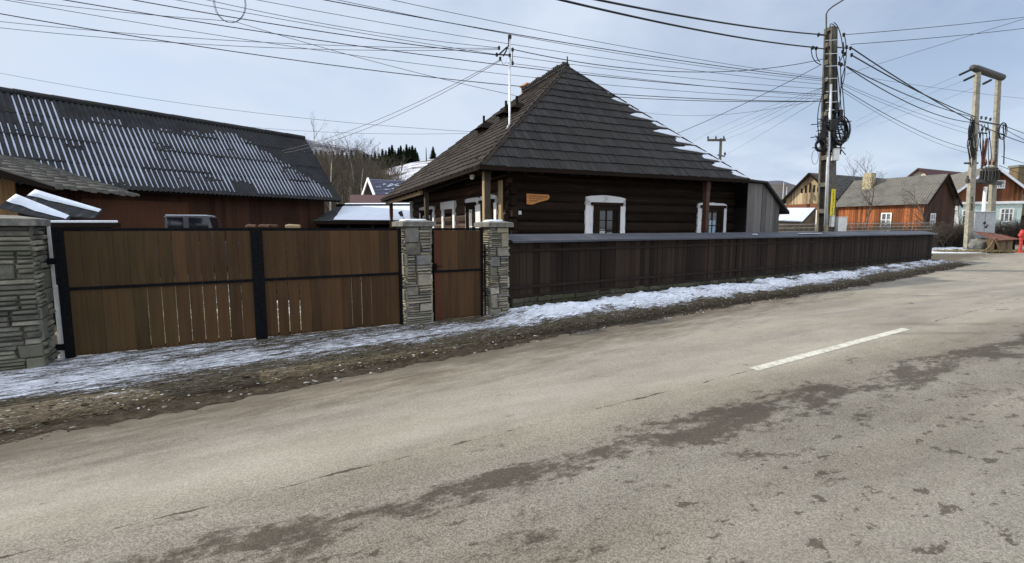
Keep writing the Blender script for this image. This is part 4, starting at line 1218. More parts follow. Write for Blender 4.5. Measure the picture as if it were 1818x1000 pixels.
for i in range(int(LEN / PER)):
    a = (i + .5) * PER; run = None
    for j in range(nrow + 1):
        v = j * dv
        ok = snow_ok(a, v) and j < nrow
        if ok and run is None: run = v
        if not ok and run is not None:
            k_ = max(1, int((v - run) / .5)); o_ = .022; e0 = rr.uniform(0, .02)
            pr = None
            for q in range(k_ + 1):      # a ribbon of old snow in each trough, its width wandering
                vv_ = run + e0 + (v - run - 2 * e0) * q / k_
                wa = (.037 + .010 * noise.noise(Vector((a * 2, vv_ * 1.7, 1)))) * (.55 if q in (0, k_) else 1); cur_ = [rp(a - wa, vv_, o_ - .028), rp(a - wa * .6, vv_, o_ + .004), rp(a + wa * .6, vv_, o_ + .004), rp(a + wa, vv_, o_ - .028)]
                if pr:
                    for z_ in range(3): mb.poly([pr[z_], pr[z_+1], cur_[z_+1], cur_[z_]])
                pr = cur_
            run = None
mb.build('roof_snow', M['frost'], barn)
mb = MB(); a = .5
while a < LEN - .4:
    w = rr.uniform(.16, .22); mb.box(B, -a - w + .004, -a, .62 + rr.uniform(-.006, .006), .65, -.1, E2.z + .35); a += w
b_ = 0.62
while b_ < 2 * kb - .7:
    w = rr.uniform(.16, .22); h_ = E2.z + (Rb.z - E2.z) * (1 - abs(b_ + w / 2 - kb) / kb) - .12
    mb.box(B, -.53, -.50, b_, b_ + w - .004, -.1, h_); b_ += w
mb.build('walls', M['barn_wood'], barn)
mb = MB().box(B, -9.6, -6.4, .585, .61, .1, E2.z - .35); mb.build('door', wood('door_planks', (.055, .022, .011), (.13, .056, .03), 'z', .4, .8), barn)
mb = MB().bar(rp(0, .03, -.06), rp(LEN, .03, -.06), .06, .14).bar(rp(0, 0, -.06), rp(0, SL, -.06), .05, .16)
for k in range(22): mb.bar(rp(k + .3, .05, -.08), rp(k + .3, 1.2, -.08), .07, .12)
mb.build('eave_boards', M['soffit'], barn)

# ------------------------------------------------------------------ yard: low sheds
def sheetroof(mb, P, Q, S, T, th=.05):
    n = (Q - P).cross(S - P).normalized()
    if n.z < 0: n = -n
    mb.hexa([p - n * th for p in (P, Q, T, S)], [P, Q, T, S]); return n
t = thing('open_shed', 'low open shed under a smooth snow covered roof between barn and log house', 'shed', at(650, 405, 20))
P, Q, S, T = at(556, 392, 22.6), at(727, 392, 22.6), at(609, 360.5, 26.5), at(734, 360.5, 26.5)
mb = MB(); n_ = sheetroof(mb, P, Q, S, T, .06); mb.build('roof', M['fibre_cement'], t)
mb = MB(); NN = 26
s_l0, s_l1 = at(592, 391, 22.6), at(613, 361, 26.5)
i0 = 0
for i in range(NN + 1):
    for j in range(9):
        v = .0 + j / 8 * .98; L_ = s_l0.lerp(s_l1, v); R_ = (Q.lerp(T, v)); p = L_.lerp(R_, i / NN)
        rag = .06 * noise.noise(Vector((j * 1.7, 3, 0)))
        o_ = .045 + .01 * noise.noise(Vector((i * .5, j * .7, 0)))
        if i in (0, NN) or j in (0, 8): o_ = .02
        mb.v.append(p + n_ * o_ + Vector((rag if i == 0 else 0, 0, 0)))
for i in range(NN):
    for j in range(8): a = i * 9 + j; mb.f.append((a, a + 9, a + 10, a + 1))
mb.build('roof_snow', M['snow'], t, smooth=True)
sf = Fr((P.x, P.y), 0); wd = Q.x - P.x
for x in (.1, 1.5, 2.6, 3.6, wd - .2): MB().box(sf, x, x + .12, .1, .22, 0, P.z - .06).build('post', M['soffit'], t)
mb = MB(); mb.box(sf, -.0, wd, 3.0, 3.1, 0, S.z - .1).box(sf, .0, .1, .3, 3.0, 0, P.z + .1); mb.bar(P - Vector((0, 0, .09)), Q - Vector((0, 0, .09)), .08, .14); mb.build('walls', M['soffit'], t)

t = thing('maroon_roofed_shed', 'shed with a flat toned maroon metal roof behind the snowy open shed', 'shed', at(665, 405, 30))
P, Q, S, T = at(621, 361, 29), at(760, 361, 29), at(621, 346, 31.5), at(760, 346, 31.5)
mb = MB(); sheetroof(mb, P, Q, S, T); mb.build('roof', M['maroon_roof'], t)
MB().hexa([Vector((p.x, p.y, 0)) for p in (P + Vector((.2, .3, 0)), Q + Vector((-.2, .3, 0)), T, S)], [p - Vector((0, 0, .07)) for p in (P + Vector((.2, .3, .04)), Q + Vector((-.2, .3, .04)), T, S)]).build('walls', M['barn_wood'], t)

t = thing('blue_roofed_house', 'house with a navy blue tiled roof and white gable trim below the wood', 'house', at(690, 405, 46))
ap, ap2 = at(653, 318, 44), at(745, 322, 47); eL, eR, eR2 = at(643, 348, 46), at(665, 348, 41.5), at(765, 350, 44.5); eL2 = eL + (eR2 - eR)
mb = MB(); nn_ = 12
for k in range(nn_):      # stepped metal tile courses
    a0_, a1_ = k / nn_, (k + 1.1) / nn_
    sheetroof(mb, eR.lerp(ap, a0_) + Vector((0, -.03, .03)), eR2.lerp(ap2, a0_) + Vector((0, -.03, .03)), eR.lerp(ap, min(1, a1_)), eR2.lerp(ap2, min(1, a1_)), .03)
sheetroof(mb, eL, eL2, ap, ap2, .03); mb.build('roof', M['navy_roof'], t)
mb = MB(); mb.bar(eL, ap, .10, .30).bar(eR, ap, .10, .30); mb.build('gable_trim', M['white_paint'], t)
mb = MB(); g1 = eL.lerp(eR, .12); g2 = eL.lerp(eR, .88); apn = ap + (ap2 - ap).normalized() * .6; off = (ap2 - ap).normalized() * .6
mb.poly([g1 + off, g2 + off, apn - Vector((0, 0, .25))])
mb.poly([Vector((g1.x, g1.y, 0)) + off, Vector((g2.x, g2.y, 0)) + off, g2 + off, g1 + off]); r2 = g2 + (eR2 - eR); mb.poly([Vector((g2.x, g2.y, 0)) + off, Vector((r2.x, r2.y, 0)), r2, g2 + off])
mb.build('walls', M['soffit'], t)
mb = MB(); rr = random.Random(6)
for k in range(60):
    u = rr.gauss(.45, .14); v = rr.uniform(.1, .72)
    c = eR.lerp(ap, v).lerp(eR2.lerp(ap2, v), u); d = (eR2 - eR).normalized(); l = rr.uniform(.08, .35)
    w__ = (ap - eR).normalized() * .07; up = Vector((0, -.06, .07))
    mb.poly([c + up, c + d * l + up, c + d * l + w__ + up, c + w__ + up])
mb.build('roof_snow', M['snow'], t)

# low shed just behind the left pillar: snowy flat roof with two snow covered monopitch hoods on it
t = thing('garden_shed', 'low dark shed with a thin snow layer on its flat roof behind the mossy pillar', 'shed', at(100, 405, 9.5))
P, Q = at(-120, 394, 8.9), at(214, 394, 8.9); zf = P.z
vb = Vector((-.66, .75, 0)) * 1.5
def slab(p, q, z0_, z1_, back): return MB().hexa([Vector((*v.xy, z0_)) for v in (p, q, q + back, p + back)], [Vector((*v.xy, z1_)) for v in (p, q, q + back, p + back)])
slab(P, Q, zf - .10, zf - .02, vb).build('roof', M['soffit'], t)
slab(P + Vector((0, -.02, 0)), Q + Vector((-.03, -.02, 0)), zf - .018, zf + .025, vb).build('roof_snow', M['snow'], t, bevel=.012)
slab(P + Vector((.1, .1, 0)), Q + Vector((-.22, .1, 0)), 0, zf - .10, vb * .9).build('walls', M['soffit'], t)
def hood(p0, p1, wid, label, cov):
    # p0-p1 is the upper edge; the sheet drops towards the road
    t = thing('sheet_roof', label, 'roof sheets', (p0 + p1) / 2)
    s_ = Vector((0, -.80, -.60)) * wid; d = (p1 - p0).normalized(); n = d.cross(-s_.normalized()).normalized()
    if n.z < 0: n = -n
    mb = MB(); N_ = 12
    for k in range(N_):
        a, b = p0.lerp(p1, k / N_), p0.lerp(p1, (k + 1) / N_); o0_, o1_ = (.0, .02) if k % 2 else (.02, .0)
        a2, b2 = a + s_ * (1 - .6 * k / N_), b + s_ * (1 - .6 * (k + 1) / N_)
        mb.hexa([a2 - n * .04, b2 - n * .04, b - n * .04, a - n * .04], [a2 + n * o0_, b2 + n * o1_, b + n * o1_, a + n * o0_])
    mb.build('sheets', M['fibre_cement'], t)
    mb = MB(); NA = 16
    for i in range(NA + 1):
        for j in range(6):
            u = i / NA; a = p0.lerp(p1, u * .98 + .01); w_ = cov * (1 - .55 * u) * (1 + .15 * noise.noise(Vector((u * 5, 3, cov * 9))))
            th = .055 * (1 - .5 * u) * (1 + .3 * noise.noise(Vector((i * .7, j, 1)))) if 0 < j < 5 and 0 < i < NA else .01
            mb.v.append(a + s_ * (w_ * j / 5) + n * (th + .02))
    for i in range(NA):
        for j in range(5): a = i * 6 + j; mb.f.append((a, a + 6, a + 7, a + 1))
    mb.build('snow', M['snow'], t, smooth=True)
    for u in (.06, .5):
        q = p0.lerp(p1, u)
        MB().box(Fr((q.x, q.y - .05), 0), 0, .05, 0, .05, zf, q.z - .05).build('prop', M['soffit'], t)
hood(at(28, 346, 9.7), at(125, 385, 9.7), .42, 'lower slanting snow covered sheet on the shed roof, nearer the picture edge', .62)
hood(at(62, 338, 10.4), at(182, 374, 10.4), .72, 'upper slanting sheet with a snow strip on the shed roof, nearer the barn', .30)

# leftmost barn end with a drooping rake of old shingles
t = thing('log_barn', 'old shingled barn end with a weathered brown plank wall at the left picture edge', 'barn', at(-60, 405, 12.5))
P0, P1 = at(-160, 248, 12.2), at(97, 330, 12.2)
mb = MB(); d_ = (P1 - P0); back = Vector((-.5, 3.4, 0))
for k in range(9):
    a = P0.lerp(P1, k / 9); b = P0.lerp(P1, (k + 1.08) / 9)
    for i in range(14):
        s0_ = back * (i / 14); s1_ = back * ((i + .95) / 14); up = Vector((0, 0, .03 + .01 * ((i * 7 + k * 3) % 5)))
        mb.hexa([a + s0_ - up, b + s0_ - up, b + s1_ - up, a + s1_ - up], [a + s0_, b + s0_ + up, b + s1_ + up, a + s1_])
mb.build('roof', M['old_sheet'], t)
MB().hexa([P0 + Vector((0, -.05, -.42)), P1 + Vector((0, -.05, -.12)), P1 + Vector((0, .1, -.12)), P0 + Vector((0, .1, -.42))], [P0 + Vector((0, -.05, -.03)), P1 + Vector((0, -.05, -.03)), P1 + Vector((0, .1, -.03)), P0 + Vector((0, .1, -.03))]).build('rake_board', M['soffit'], t)
mb = MB(); wf = Fr((P0.x, P0.y + .7), 0); x = 0; xe = at(30, 380, 12.9).x - P0.x
while x < xe: w = rr.uniform(.14, .2); mb.box(wf, x, x + w - .005, 0, .03, 0, 3.0); x += w
mb.build('wall', M['shed_wood'], t)

# ------------------------------------------------------------------ old pickup cab behind the gate
t = thing('pickup_truck', 'old dark pickup with a snow dusted roof, its cab showing above the gate', 'truck', at(340, 405, 15.5))
T_ = Fr((at(289, 395, 15.0).x, 15.0), R(22)); cl = 1.38; zt = at(340, 383, 15.5).z
tb = MB()
tb.prism([T_.p(.0, 0, .55), T_.p(3.0, 0, .55), T_.p(3.05, 0, .95), T_.p(2.9, 0, 1.22), T_.p(cl + .02, 0, 1.32), T_.p(0, 0, 1.32)], T_.fy * 1.6)
tb.prism([T_.p(-2.0, 0, .6), T_.p(-.05, 0, .6), T_.p(-.05, 0, 1.15), T_.p(-2.0, 0, 1.15)], T_.fy * 1.6)
tb.build('body', M['truck_paint'], t, bevel=.03)
cb = MB()
for y in (0.04, 1.52):
    yy = y
    cb.hexa([T_.p(.0, yy, 1.32), T_.p(.07, yy, 1.32), T_.p(.07, yy + .05, 1.32), T_.p(0, yy + .05, 1.32)], [T_.p(.05, yy + .04, zt - .06), T_.p(.12, yy + .04, zt - .06), T_.p(.12, yy + .09, zt - .06), T_.p(.05, yy + .09, zt - .06)])
    cb.box(T_, .52, .66, yy, yy + .05, 1.32, zt - .05)
    cb.hexa([T_.p(cl - .1, yy, 1.32), T_.p(cl, yy, 1.32), T_.p(cl, yy + .05, 1.32), T_.p(cl - .1, yy + .05, 1.32)], [T_.p(cl - .26, yy + .04, zt - .06), T_.p(cl - .17, yy + .04, zt - .06), T_.p(cl - .17, yy + .09, zt - .06), T_.p(cl - .26, yy + .09, zt - .06)])
cb.build('pillars', M['truck_paint'], t)
gl = MB().box(T_, .1, .54, .06, .065, 1.33, zt - .06).box(T_, .66, cl - .2, .06, .065, 1.33, zt - .06)
gl.poly([T_.p(cl - .02, .1, 1.33), T_.p(cl - .02, 1.5, 1.33), T_.p(cl - .18, 1.46, zt - .07), T_.p(cl - .18, .14, zt - .07)])
gl.build('windows', M['glass'], t)
rf = MB().hexa([T_.p(.0, .05, zt - .06), T_.p(cl - .14, .05, zt - .06), T_.p(cl - .14, 1.55, zt - .06), T_.p(0, 1.55, zt - .06)], [T_.p(.04, .1, zt - .01), T_.p(cl - .2, .1, zt - .01), T_.p(cl - .2, 1.5, zt - .01), T_.p(.04, 1.5, zt - .01)])
roof_ = rf.build('cab_roof', M['truck_paint'], t, bevel=.02)
MB().box(T_, .06, cl - .22, .08, 1.5, zt - .009, zt + .02).build('snow', M['snow'], roof_, bevel=.01)
for ax in (-1.3, 2.3):
    for y in (-.02, 1.42):
        c = T_.p(ax, y, .38); w_ = MB().tube([c, c + Vector((0, .2, 0))], .37, 20).build('wheel', M['rubber'], t)
        MB().tube([c + Vector((0, -.004, 0)), c + Vector((0, .1, 0))], .2, 14).build('rim', M['rim'], w_)
for y in (.15, 1.2): MB().tube([T_.p(3.03, y, .95), T_.p(3.06, y, .95)], .09, 12).build('headlight', M['glass'], t)
# firewood heaped behind the right gate leaf
rr = random.Random(31)
for k, (px, lb) in enumerate([(447, 'split log lying on the far left of the heap that shows above the gate'), (470, 'rounded log in the middle left of the heap that shows above the gate'), (482, 'broad dark log in the middle of the heap that shows above the gate'), (520, 'pale ended log at the right of the heap that shows above the gate')]):
    c = at(px, 403, 11.5); L = .16
    a = rr.uniform(-.4, .4); d = Vector((math.cos(a), math.sin(a), 0)) * L
    o = MB().tube([c - d, c - d * .5 + Vector((0, 0, .01)), c + d], [.045, .055, .05], 9).build('log', M['barn_wood'] if k != 3 else M['pale_wood'], smooth=False)
    tag(o, lb, 'log', 'logs above the gate')
hp = MB()
for r_ in range(9):
    for c_ in range(5):
        p = at(437 + c_ * 24 + (r_ % 2) * 9, 405, 11.6); p.z = .12 + r_ * .19; 
        hp.tube([p - Vector((.22, 0, 0)), p + Vector((.22, .05, 0))], .10, 7)
tag(hp.build('firewood_pile', M['barn_wood']), 'firewood pile stacked behind the right leaf of the driveway gate', 'firewood')
t = thing('flood_light', 'small black flood light on a bent rod behind the middle pillar', 'light', at(725, 392, 9.6))
MB().tube([at(723, 395, 9.6), at(712, 381, 9.6)], .008).tube([at(723, 395, 9.6), at(723, 405, 9.6) - Vector((0, 0, 1.7))], .012).build('rod', M['galv_dark'], t)
MB().tube([at(714, 384, 9.6), at(710, 376, 9.6)], [.03, .045], 8).build('lamp', M['black_plastic'], t)

# ------------------------------------------------------------------ hills, wood and spruces behind
def interp(tab, x):
    if x <= tab[0][0]: return tab[0][1]
    for (a, b), (c, d) in zip(tab, tab[1:]):
        if x <= c: return b + (d - b) * (x - a) / (c - a)
    return tab[-1][1]
near_y = [(300, 300), (540, 306), (620, 305), (680, 306), (700, 300), (735, 291), (772, 285), (850, 262), (960, 262), (1040, 330), (1120, 400), (1300, 404), (1700, 404)]
far_y = [(300, 250), (545, 256), (600, 264), (640, 271), (700, 300), (800, 330), (1200, 335), (1330, 326), (1380, 325), (1420, 333), (1480, 340), (1560, 350), (1750, 352), (1850, 360)]
def hill_z(px, r):
    zn = (405 - interp(near_y, px)) / 870 * 280; zf = (405 - interp(far_y, px)) / 870 * 950
    s = min(1, max(0, (r - 105) / 175)); s = s * s * (3 - 2 * s)
    z = zn * s
    if r > 280: z = zn * (1 - .55 * min(1, (r - 280) / 150))
    if r > 430:
        q = min(1, (r - 430) / 520); q = q * q * (3 - 2 * q); z = z * (1 - q) + zf * q
    return z + .2
mb = MB(); cov = []
cols_ = [300 + 9 * k for k in range(175)]; rads = [95, 105, 120, 140, 160, 180, 200, 220, 240, 260, 280, 310, 350, 430, 520, 620, 720, 820, 900, 950, 1050]
for r in rads:
    for px in cols_:
        x = (px - 909) / 870 * r
        zz = hill_z(px, r) + (noise.noise(Vector((x * .02, r * .02, 0))) * r * .006 if r > 110 else -.25)
        mb.v.append(Vector((x, r, zz)))
        if r <= 330: c_ = .56 if px > 690 else .12
        else: c_ = .62 if px < 1200 else .20
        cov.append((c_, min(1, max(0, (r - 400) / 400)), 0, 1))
nc = len(cols_)
for i in range(len(rads) - 1):
    for j in range(nc - 1): a = i * nc + j; mb.f.append((a, a + 1, a + nc + 1, a + nc))
m = MT('hillside', .95, .1)
att = m.n.new('ShaderNodeVertexColor'); att.layer_name = 'cover'; sc_ = m.sep(att.outputs['Color'])
a = m.noise(m.map((.05, .16, .16)), 1, 7, .65); b = m.noise(m.map((.9, .9, .9)), 1, 4, .6)
sn = m.rng(m.math('ADD', sc_[0], m.math('MULTIPLY', m.math('SUBTRACT', m.math('ADD', m.math('MULTIPLY', a, .7), m.math('MULTIPLY', b, .3)), .5), 2.4)), .42, .62)
c = m.mix(sn, (.085, .068, .048), (.46, .48, .56))
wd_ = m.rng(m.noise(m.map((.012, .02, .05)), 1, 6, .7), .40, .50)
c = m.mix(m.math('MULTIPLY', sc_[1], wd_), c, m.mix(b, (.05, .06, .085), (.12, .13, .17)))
m.col(c); M['hill'] = m.m
o = mb.build('hills', M['hill'], smooth=True, kind='structure')
ca = o.data.color_attributes.new('cover', 'FLOAT_COLOR', 'POINT'); ca.data.foreach_set('color', [k for c_ in cov for k in c_])

M['bark'] = plain('bark', (.12, .10, .08), .95, .35, 3)
M['birch'] = plain('birch_bark', (.36, .33, .29), .9, .3, 3)
M['twigs'] = plain('twigs', (.075, .062, .045), .95, .3, 1)
M['twigs_dark'] = plain('twigs_dark', (.055, .042, .034), .95, .3, 1)
def bare_tree(mbt, mbb, base, h, spread, seed, nb=16, twr=1.0, n3=4):
    rr = random.Random(seed)
    def grow(p, d, L, r0, lvl, mb):
        k = 4 if lvl == 0 else 3; pts = [p]; q = p; dd_ = d.copy()
        for i in range(k):
            dd_ = (dd_ + Vector((rr.gauss(0, .10), rr.gauss(0, .10), (.10 if lvl else .02)))).normalized()
            q = q + dd_ * (L / k); pts.append(q)
        rad = [r0 * (1 - .8 * i / k) for i in range(k + 1)]
        mb.tube(pts, rad, 5 if lvl == 0 else 3, cap=False)
        if lvl >= 3: return
        n_ = [nb, 5, n3][lvl]
        for i in range(n_):
            t = rr.uniform(.28 if lvl == 0 else .2, 1); idx = min(k - 1, int(t * k)); bp = pts[idx].lerp(pts[idx + 1], t * k - idx)
            az = rr.uniform(0, 6.283); tilt = rr.uniform(.45, .95) if lvl else rr.uniform(.35, .8)
            ax = dd_.orthogonal().normalized(); nd = Matrix.Rotation(az, 3, dd_) @ (Matrix.Rotation(tilt, 3, ax) @ dd_)
            grow(bp, nd, L * rr.uniform(.28, .5) * (1.15 - .5 * t) * (spread if lvl == 0 else 1), max(rad[idx] * .45, .006 * twr), lvl + 1, mbb)
    grow(Vector(base), Vector((rr.gauss(0, .03), rr.gauss(0, .03), 1)).normalized(), h, h * .012 + .03, 0, mbt)

# the grey-brown wood: far and dense, reads as one mass
mb = MB(); rr = random.Random(77)
for k in range(190):
    D = rr.uniform(100, 215); px = rr.uniform(470, 712)
    if px > 690 and D > 190: continue
    x = (px - 909) / 870 * D; z0 = hill_z(px, D) - .3
    top = interp([(470, 292), (545, 276), (600, 280), (640, 272), (690, 290), (712, 318)], px) + rr.uniform(-2, 20) + (D - 112) * .05
    h = (405 - top) / 870 * D + 1.75 - z0
    if h < 3: continue
    bare_tree(mb, mb, (x, D, z0), h, 1.0, k, 11, 3.4, 3)
tag(mb.build('woodland', M['twigs']), 'bare grey-brown wood covering the hillside beyond the barn', 'wood', kind='stuff')
for k, (px, D, ty, lb) in enumerate([(571, 84, 240, 'tallest pale bare birch above the barn roof end'), (582, 88, 262, 'second pale birch just right of the tallest one beside the barn'),
        (711, 95, 288, 'slim pale trunked tree rising from behind the blue roofed house'), (636, 120, 256, 'bare tree standing above the middle of the brown wood'), (645, 92, 300, 'pale birch in front of the wood, left of the blue roofed house')]):
    x = (px - 909) / 870 * D; h = (405 - ty) / 870 * D + 1.75
    t = thing('bare_tree', lb, 'tree', (x, D, 0)); a, b = MB(), MB()
    bare_tree(a, b, (x, D, 0), h, .7, 100 + k, 18, 1.6, 4); a.build('trunk', M['birch'], t); b.build('crown', M['twigs'], t)

M['needles'] = None
m = MT('needles', .9, .1); m.col(m.ramp(m.isl(), [(0, (.010, .020, .012)), (.5, (.022, .040, .022)), (1, (.055, .085, .045))])); M['needles'] = m.m
def spruce_meshes(seed):
    rr = random.Random(seed); tr, cr_ = MB(), MB()
    tr.tube([(0, 0, 0), (0, 0, .5), (0, 0, .97)], [.016, .011, .003], 5)
    for k in range(620):
        t = rr.random() ** .85; z = .08 + .90 * t; rad = (.25 * (1 - t) + .014) * rr.uniform(.5, 1.1); a = rr.uniform(0, 6.283)
        d = Vector((math.cos(a), math.sin(a), 0)); s_ = Vector((-d.y, d.x, 0)) * rr.uniform(.018, .045)
        p0 = Vector((0, 0, z)); tip = p0 + d * rad + Vector((0, 0, -rad * .42)); m_ = p0.lerp(tip, .55) + Vector((0, 0, .012))
        cr_.poly([p0, m_ + s_, tip, m_ - s_])
    return tr, cr_
protos = []
for sd_i in range(3): protos.append(spruce_meshes(sd_i))
rr = random.Random(5)
sp_list = [(671, 272), (678, 275), (684, 268), (690, 270), (696, 265), (701, 261), (706, 270), (712, 266), (716, 262), (721, 268), (726, 260), (731, 264), (736, 262), (741, 266), (745, 274),
           (665, 277), (709, 276), (733, 275), (698, 278), (686, 279), (722, 278), (561, 270), (598, 271), (630, 270), (652, 273), (569, 273), (577, 270), (586, 273), (607, 273), (614, 270), (622, 274), (638, 272), (645, 275), (658, 276)]
places = ['at the left end of the hilltop row', 'second from the left in the hilltop row', 'third from the left in the hilltop row']
first = {}
ordn = ['first', 'second', 'third', 'fourth', 'fifth', 'sixth', 'seventh', 'eighth', 'ninth', 'tenth', 'eleventh', 'twelfth', 'thirteenth', 'fourteenth', 'fifteenth', 'sixteenth', 'seventeenth', 'eighteenth', 'nineteenth', 'twentieth', 'twenty first', 'twenty second']
rank = {p: i for i, p in enumerate(sorted([q for q, _ in sp_list if q > 660]))}; rank2 = {p: i for i, p in enumerate(sorted([q for q, _ in sp_list if q <= 660]))}
for k, (px, ty) in enumerate(sp_list + [(772, 264)]):
    D = 262 + (k * 37) % 22; x = (px - 909) / 870 * D; z0 = hill_z(px, D) - 1.5; h = (405 - ty) / 870 * D + 1.75 - z0
    if px == 772: z0 = hill_z(px, D) - .3; h = (405 - ty) / 870 * D + 1.75 - z0
    lone = px == 772
    v = k % 3
    lb = 'lone dark spruce on the snowy slope right of the hilltop row' if lone else ('dark spruce, %s from the left in the hilltop row above the blue roof' % ordn[rank[px]] if px > 660 else 'dark spruce rising behind the bare wood, %s counted from the barn' % ordn[rank2[px]])
    e = bpy.data.objects.new('spruce', None); COL.objects.link(e); e.location = (x, D, z0); e.scale = (h * 1.3, h * 1.3, h); e.rotation_euler = (0, 0, k * 1.1)
    if lone or k in (12, 13): e.scale = (h * 1.7, h * 1.7, h)
    tag(e, lb, 'tree', None if lone else ('spruces on the hilltop' if px > 660 else 'spruces behind the wood'))
    if v not in first:
        ROOT[e.name] = Matrix.Identity(4)
        a = protos[v][0].build('trunk', M['bark'], e); b = protos[v][1].build('crown', M['needles'], e); first[v] = (a, b)
    else:
        for q in first[v]: c_ = q.copy(); COL.objects.link(c_); c_.parent = e
# pylons on the slope and far horizon masts
for px, D, ty, lb in ((760, 250, 262, 'thin lattice mast on the snowy slope beside the lone spruce'), (1384, 300, 324, 'thin white mast on the horizon right of the log house'), (1390, 300, 332, 'shorter white mast on the horizon right of the log house')):
    x = (px - 909) / 870 * D; z0 = hill_z(px, D) - .5; zt_ = at(px, ty, D).z
    tag(MB().tube([(x, D, z0), (x, D, zt_)], [.35, .15], 5).build('mast', M['galv'] if px > 1000 else M['twigs']), lb, 'mast')

# ------------------------------------------------------------------ houses across the side road
def gable_house(t, fr, L, Wd, zb, ze, zr, oh, mw, mr, axis='a', rake=None, gable_mat=None, corrug=False, zsill=None, under=None, snow=False):
    """ridge along a (length L) with gables on a=0 and a=L, width Wd along b; or the other way round"""
    if axis == 'b':
        P = lambda l, w, z: fr.p(w, l, z)
    else:
        P = lambda l, w, z: fr.p(l, w, z)
    zo = lambda w: zr - (zr - ze) * abs(w - Wd / 2) / (Wd / 2)
    rr = random.Random(int(L * 100))
    def boards(pf, tot, zf, target, w0=.17):
        x = 0
        while x < tot - .01:
            w = min(rr.uniform(w0 * .8, w0 * 1.2), tot - x); p = [pf(x + .006, 0), pf(x + w - .006, 0), pf(x + w - .006, 1), pf(x + .006, 1)]
            za, zb_ = zf(x), zf(x + w)
            target.hexa([Vector((q.x, q.y, zb)) for q in p], [Vector((p[0].x, p[0].y, za)), Vector((p[1].x, p[1].y, zb_)), Vector((p[2].x, p[2].y, zb_)), Vector((p[3].x, p[3].y, za))]); x += w
    th = .03
    for pf_, tot_, zf_, nm_, mt_ in ((lambda x, o: P(x, o * th, 0), L, lambda x: ze - .02, 'wall', mw), (lambda x, o: P(x, Wd - o * th, 0), L, lambda x: ze - .02, 'wall', mw),
                               (lambda x, o: P(.002 + o * th, x, 0), Wd, lambda x: zo(x) - .05, 'gable_wall', gable_mat or mw), (lambda x, o: P(L - o * th, x, 0), Wd, lambda x: zo(x) - .05, 'gable_wall', gable_mat or mw)):
        mb = MB(); boards(pf_, tot_, zf_, mb); mb.build(nm_, mt_, t)
    rf = MB(); k = (zr - ze) / (Wd / 2)
    for s in (0, 1):
        w_e = -oh if s == 0 else Wd + oh; w_r = Wd / 2
        if corrug:
            N = int((L + 2 * oh) / .18 * 4); rows = 3
            for r_ in range(rows):
                i0 = len(rf.v)
                for i in range(N + 1):
                    l = -oh + (L + 2 * oh) * i / N; o_ = .03 * math.cos(2 * math.pi * i / 4)
                    for q in (r_ / rows, (r_ + 1.05) / rows):
                        q = min(q, 1); w = w_e + (w_r - w_e) * q
                        rf.v.append(P(l, w, zr - k * abs(w - w_r) + o_ + (.03 if q == r_ / rows else .01)))
                for i in range(N): a = i0 + 2 * i; rf.f.append((a, a + 2, a + 3, a + 1))
        else:
            n = 9
            for i in range(n):
                q0, q1 = i / n, min(1, (i + 1.05) / n); wa, wb = w_e + (w_r - w_e) * q0, w_e + (w_r - w_e) * q1
                za, zb2 = zr - k * abs(wa - w_r), zr - k * abs(wb - w_r)
                rf.hexa([P(-oh, wa, za - .03), P(L + oh, wa, za - .03), P(L + oh, wb, zb2 - .03), P(-oh, wb, zb2 - .03)], [P(-oh, wa, za + .035), P(L + oh, wa, za + .035), P(L + oh, wb, zb2 + .01), P(-oh, wb, zb2 + .01)])
    roof = rf.build('roof', mr, t)
    for l in (-oh, L + oh):
        rk = MB()
        rk.bar(P(l, -oh, zr - k * (Wd / 2 + oh) - .06), P(l, Wd / 2, zr - .06), .06, .18).bar(P(l, Wd + oh, zr - k * (Wd / 2 + oh) - .06), P(l, Wd / 2, zr - .06), .06, .18)
        rk.build('rake_board', rake or M['soffit'], t)
    return roof
def simple_window(t, fr, a0, a1, z0, z1, panes=2, frame='white_paint', b=-.03, split=.62):
    mb = MB(); w = .09
    mb.box(fr, a0, a0 + w, b - .04, b, z0, z1).box(fr, a1 - w, a1, b - .04, b, z0, z1).box(fr, a0 + w, a1 - w, b - .04, b, z0, z0 + w).box(fr, a0 + w, a1 - w, b - .04, b, z1 - w, z1)
    for k in range(1, panes): x = a0 + (a1 - a0) * k / panes; mb.box(fr, x - .035, x + .035, b - .035, b, z0 + w, z1 - w)
    zz = z0 + (z1 - z0) * split; mb.box(fr, a0 + w, a1 - w, b - .033, b, zz - .03, zz + .03)
    win = mb.build('window', M[frame], t)
    MB().box(fr, a0 + w, a1 - w, b - .012, b - .005, z0 + w, z1 - w).build('pane', M['glass_grey'], win)
    return win
m = MT('glass_grey', .2, .5); n = m.noise(None, 2.5, 3); m.col(m.ramp(n, [(.35, (.05, .055, .06)), (.65, (.22, .24, .26))])); M['glass_grey'] = m.m

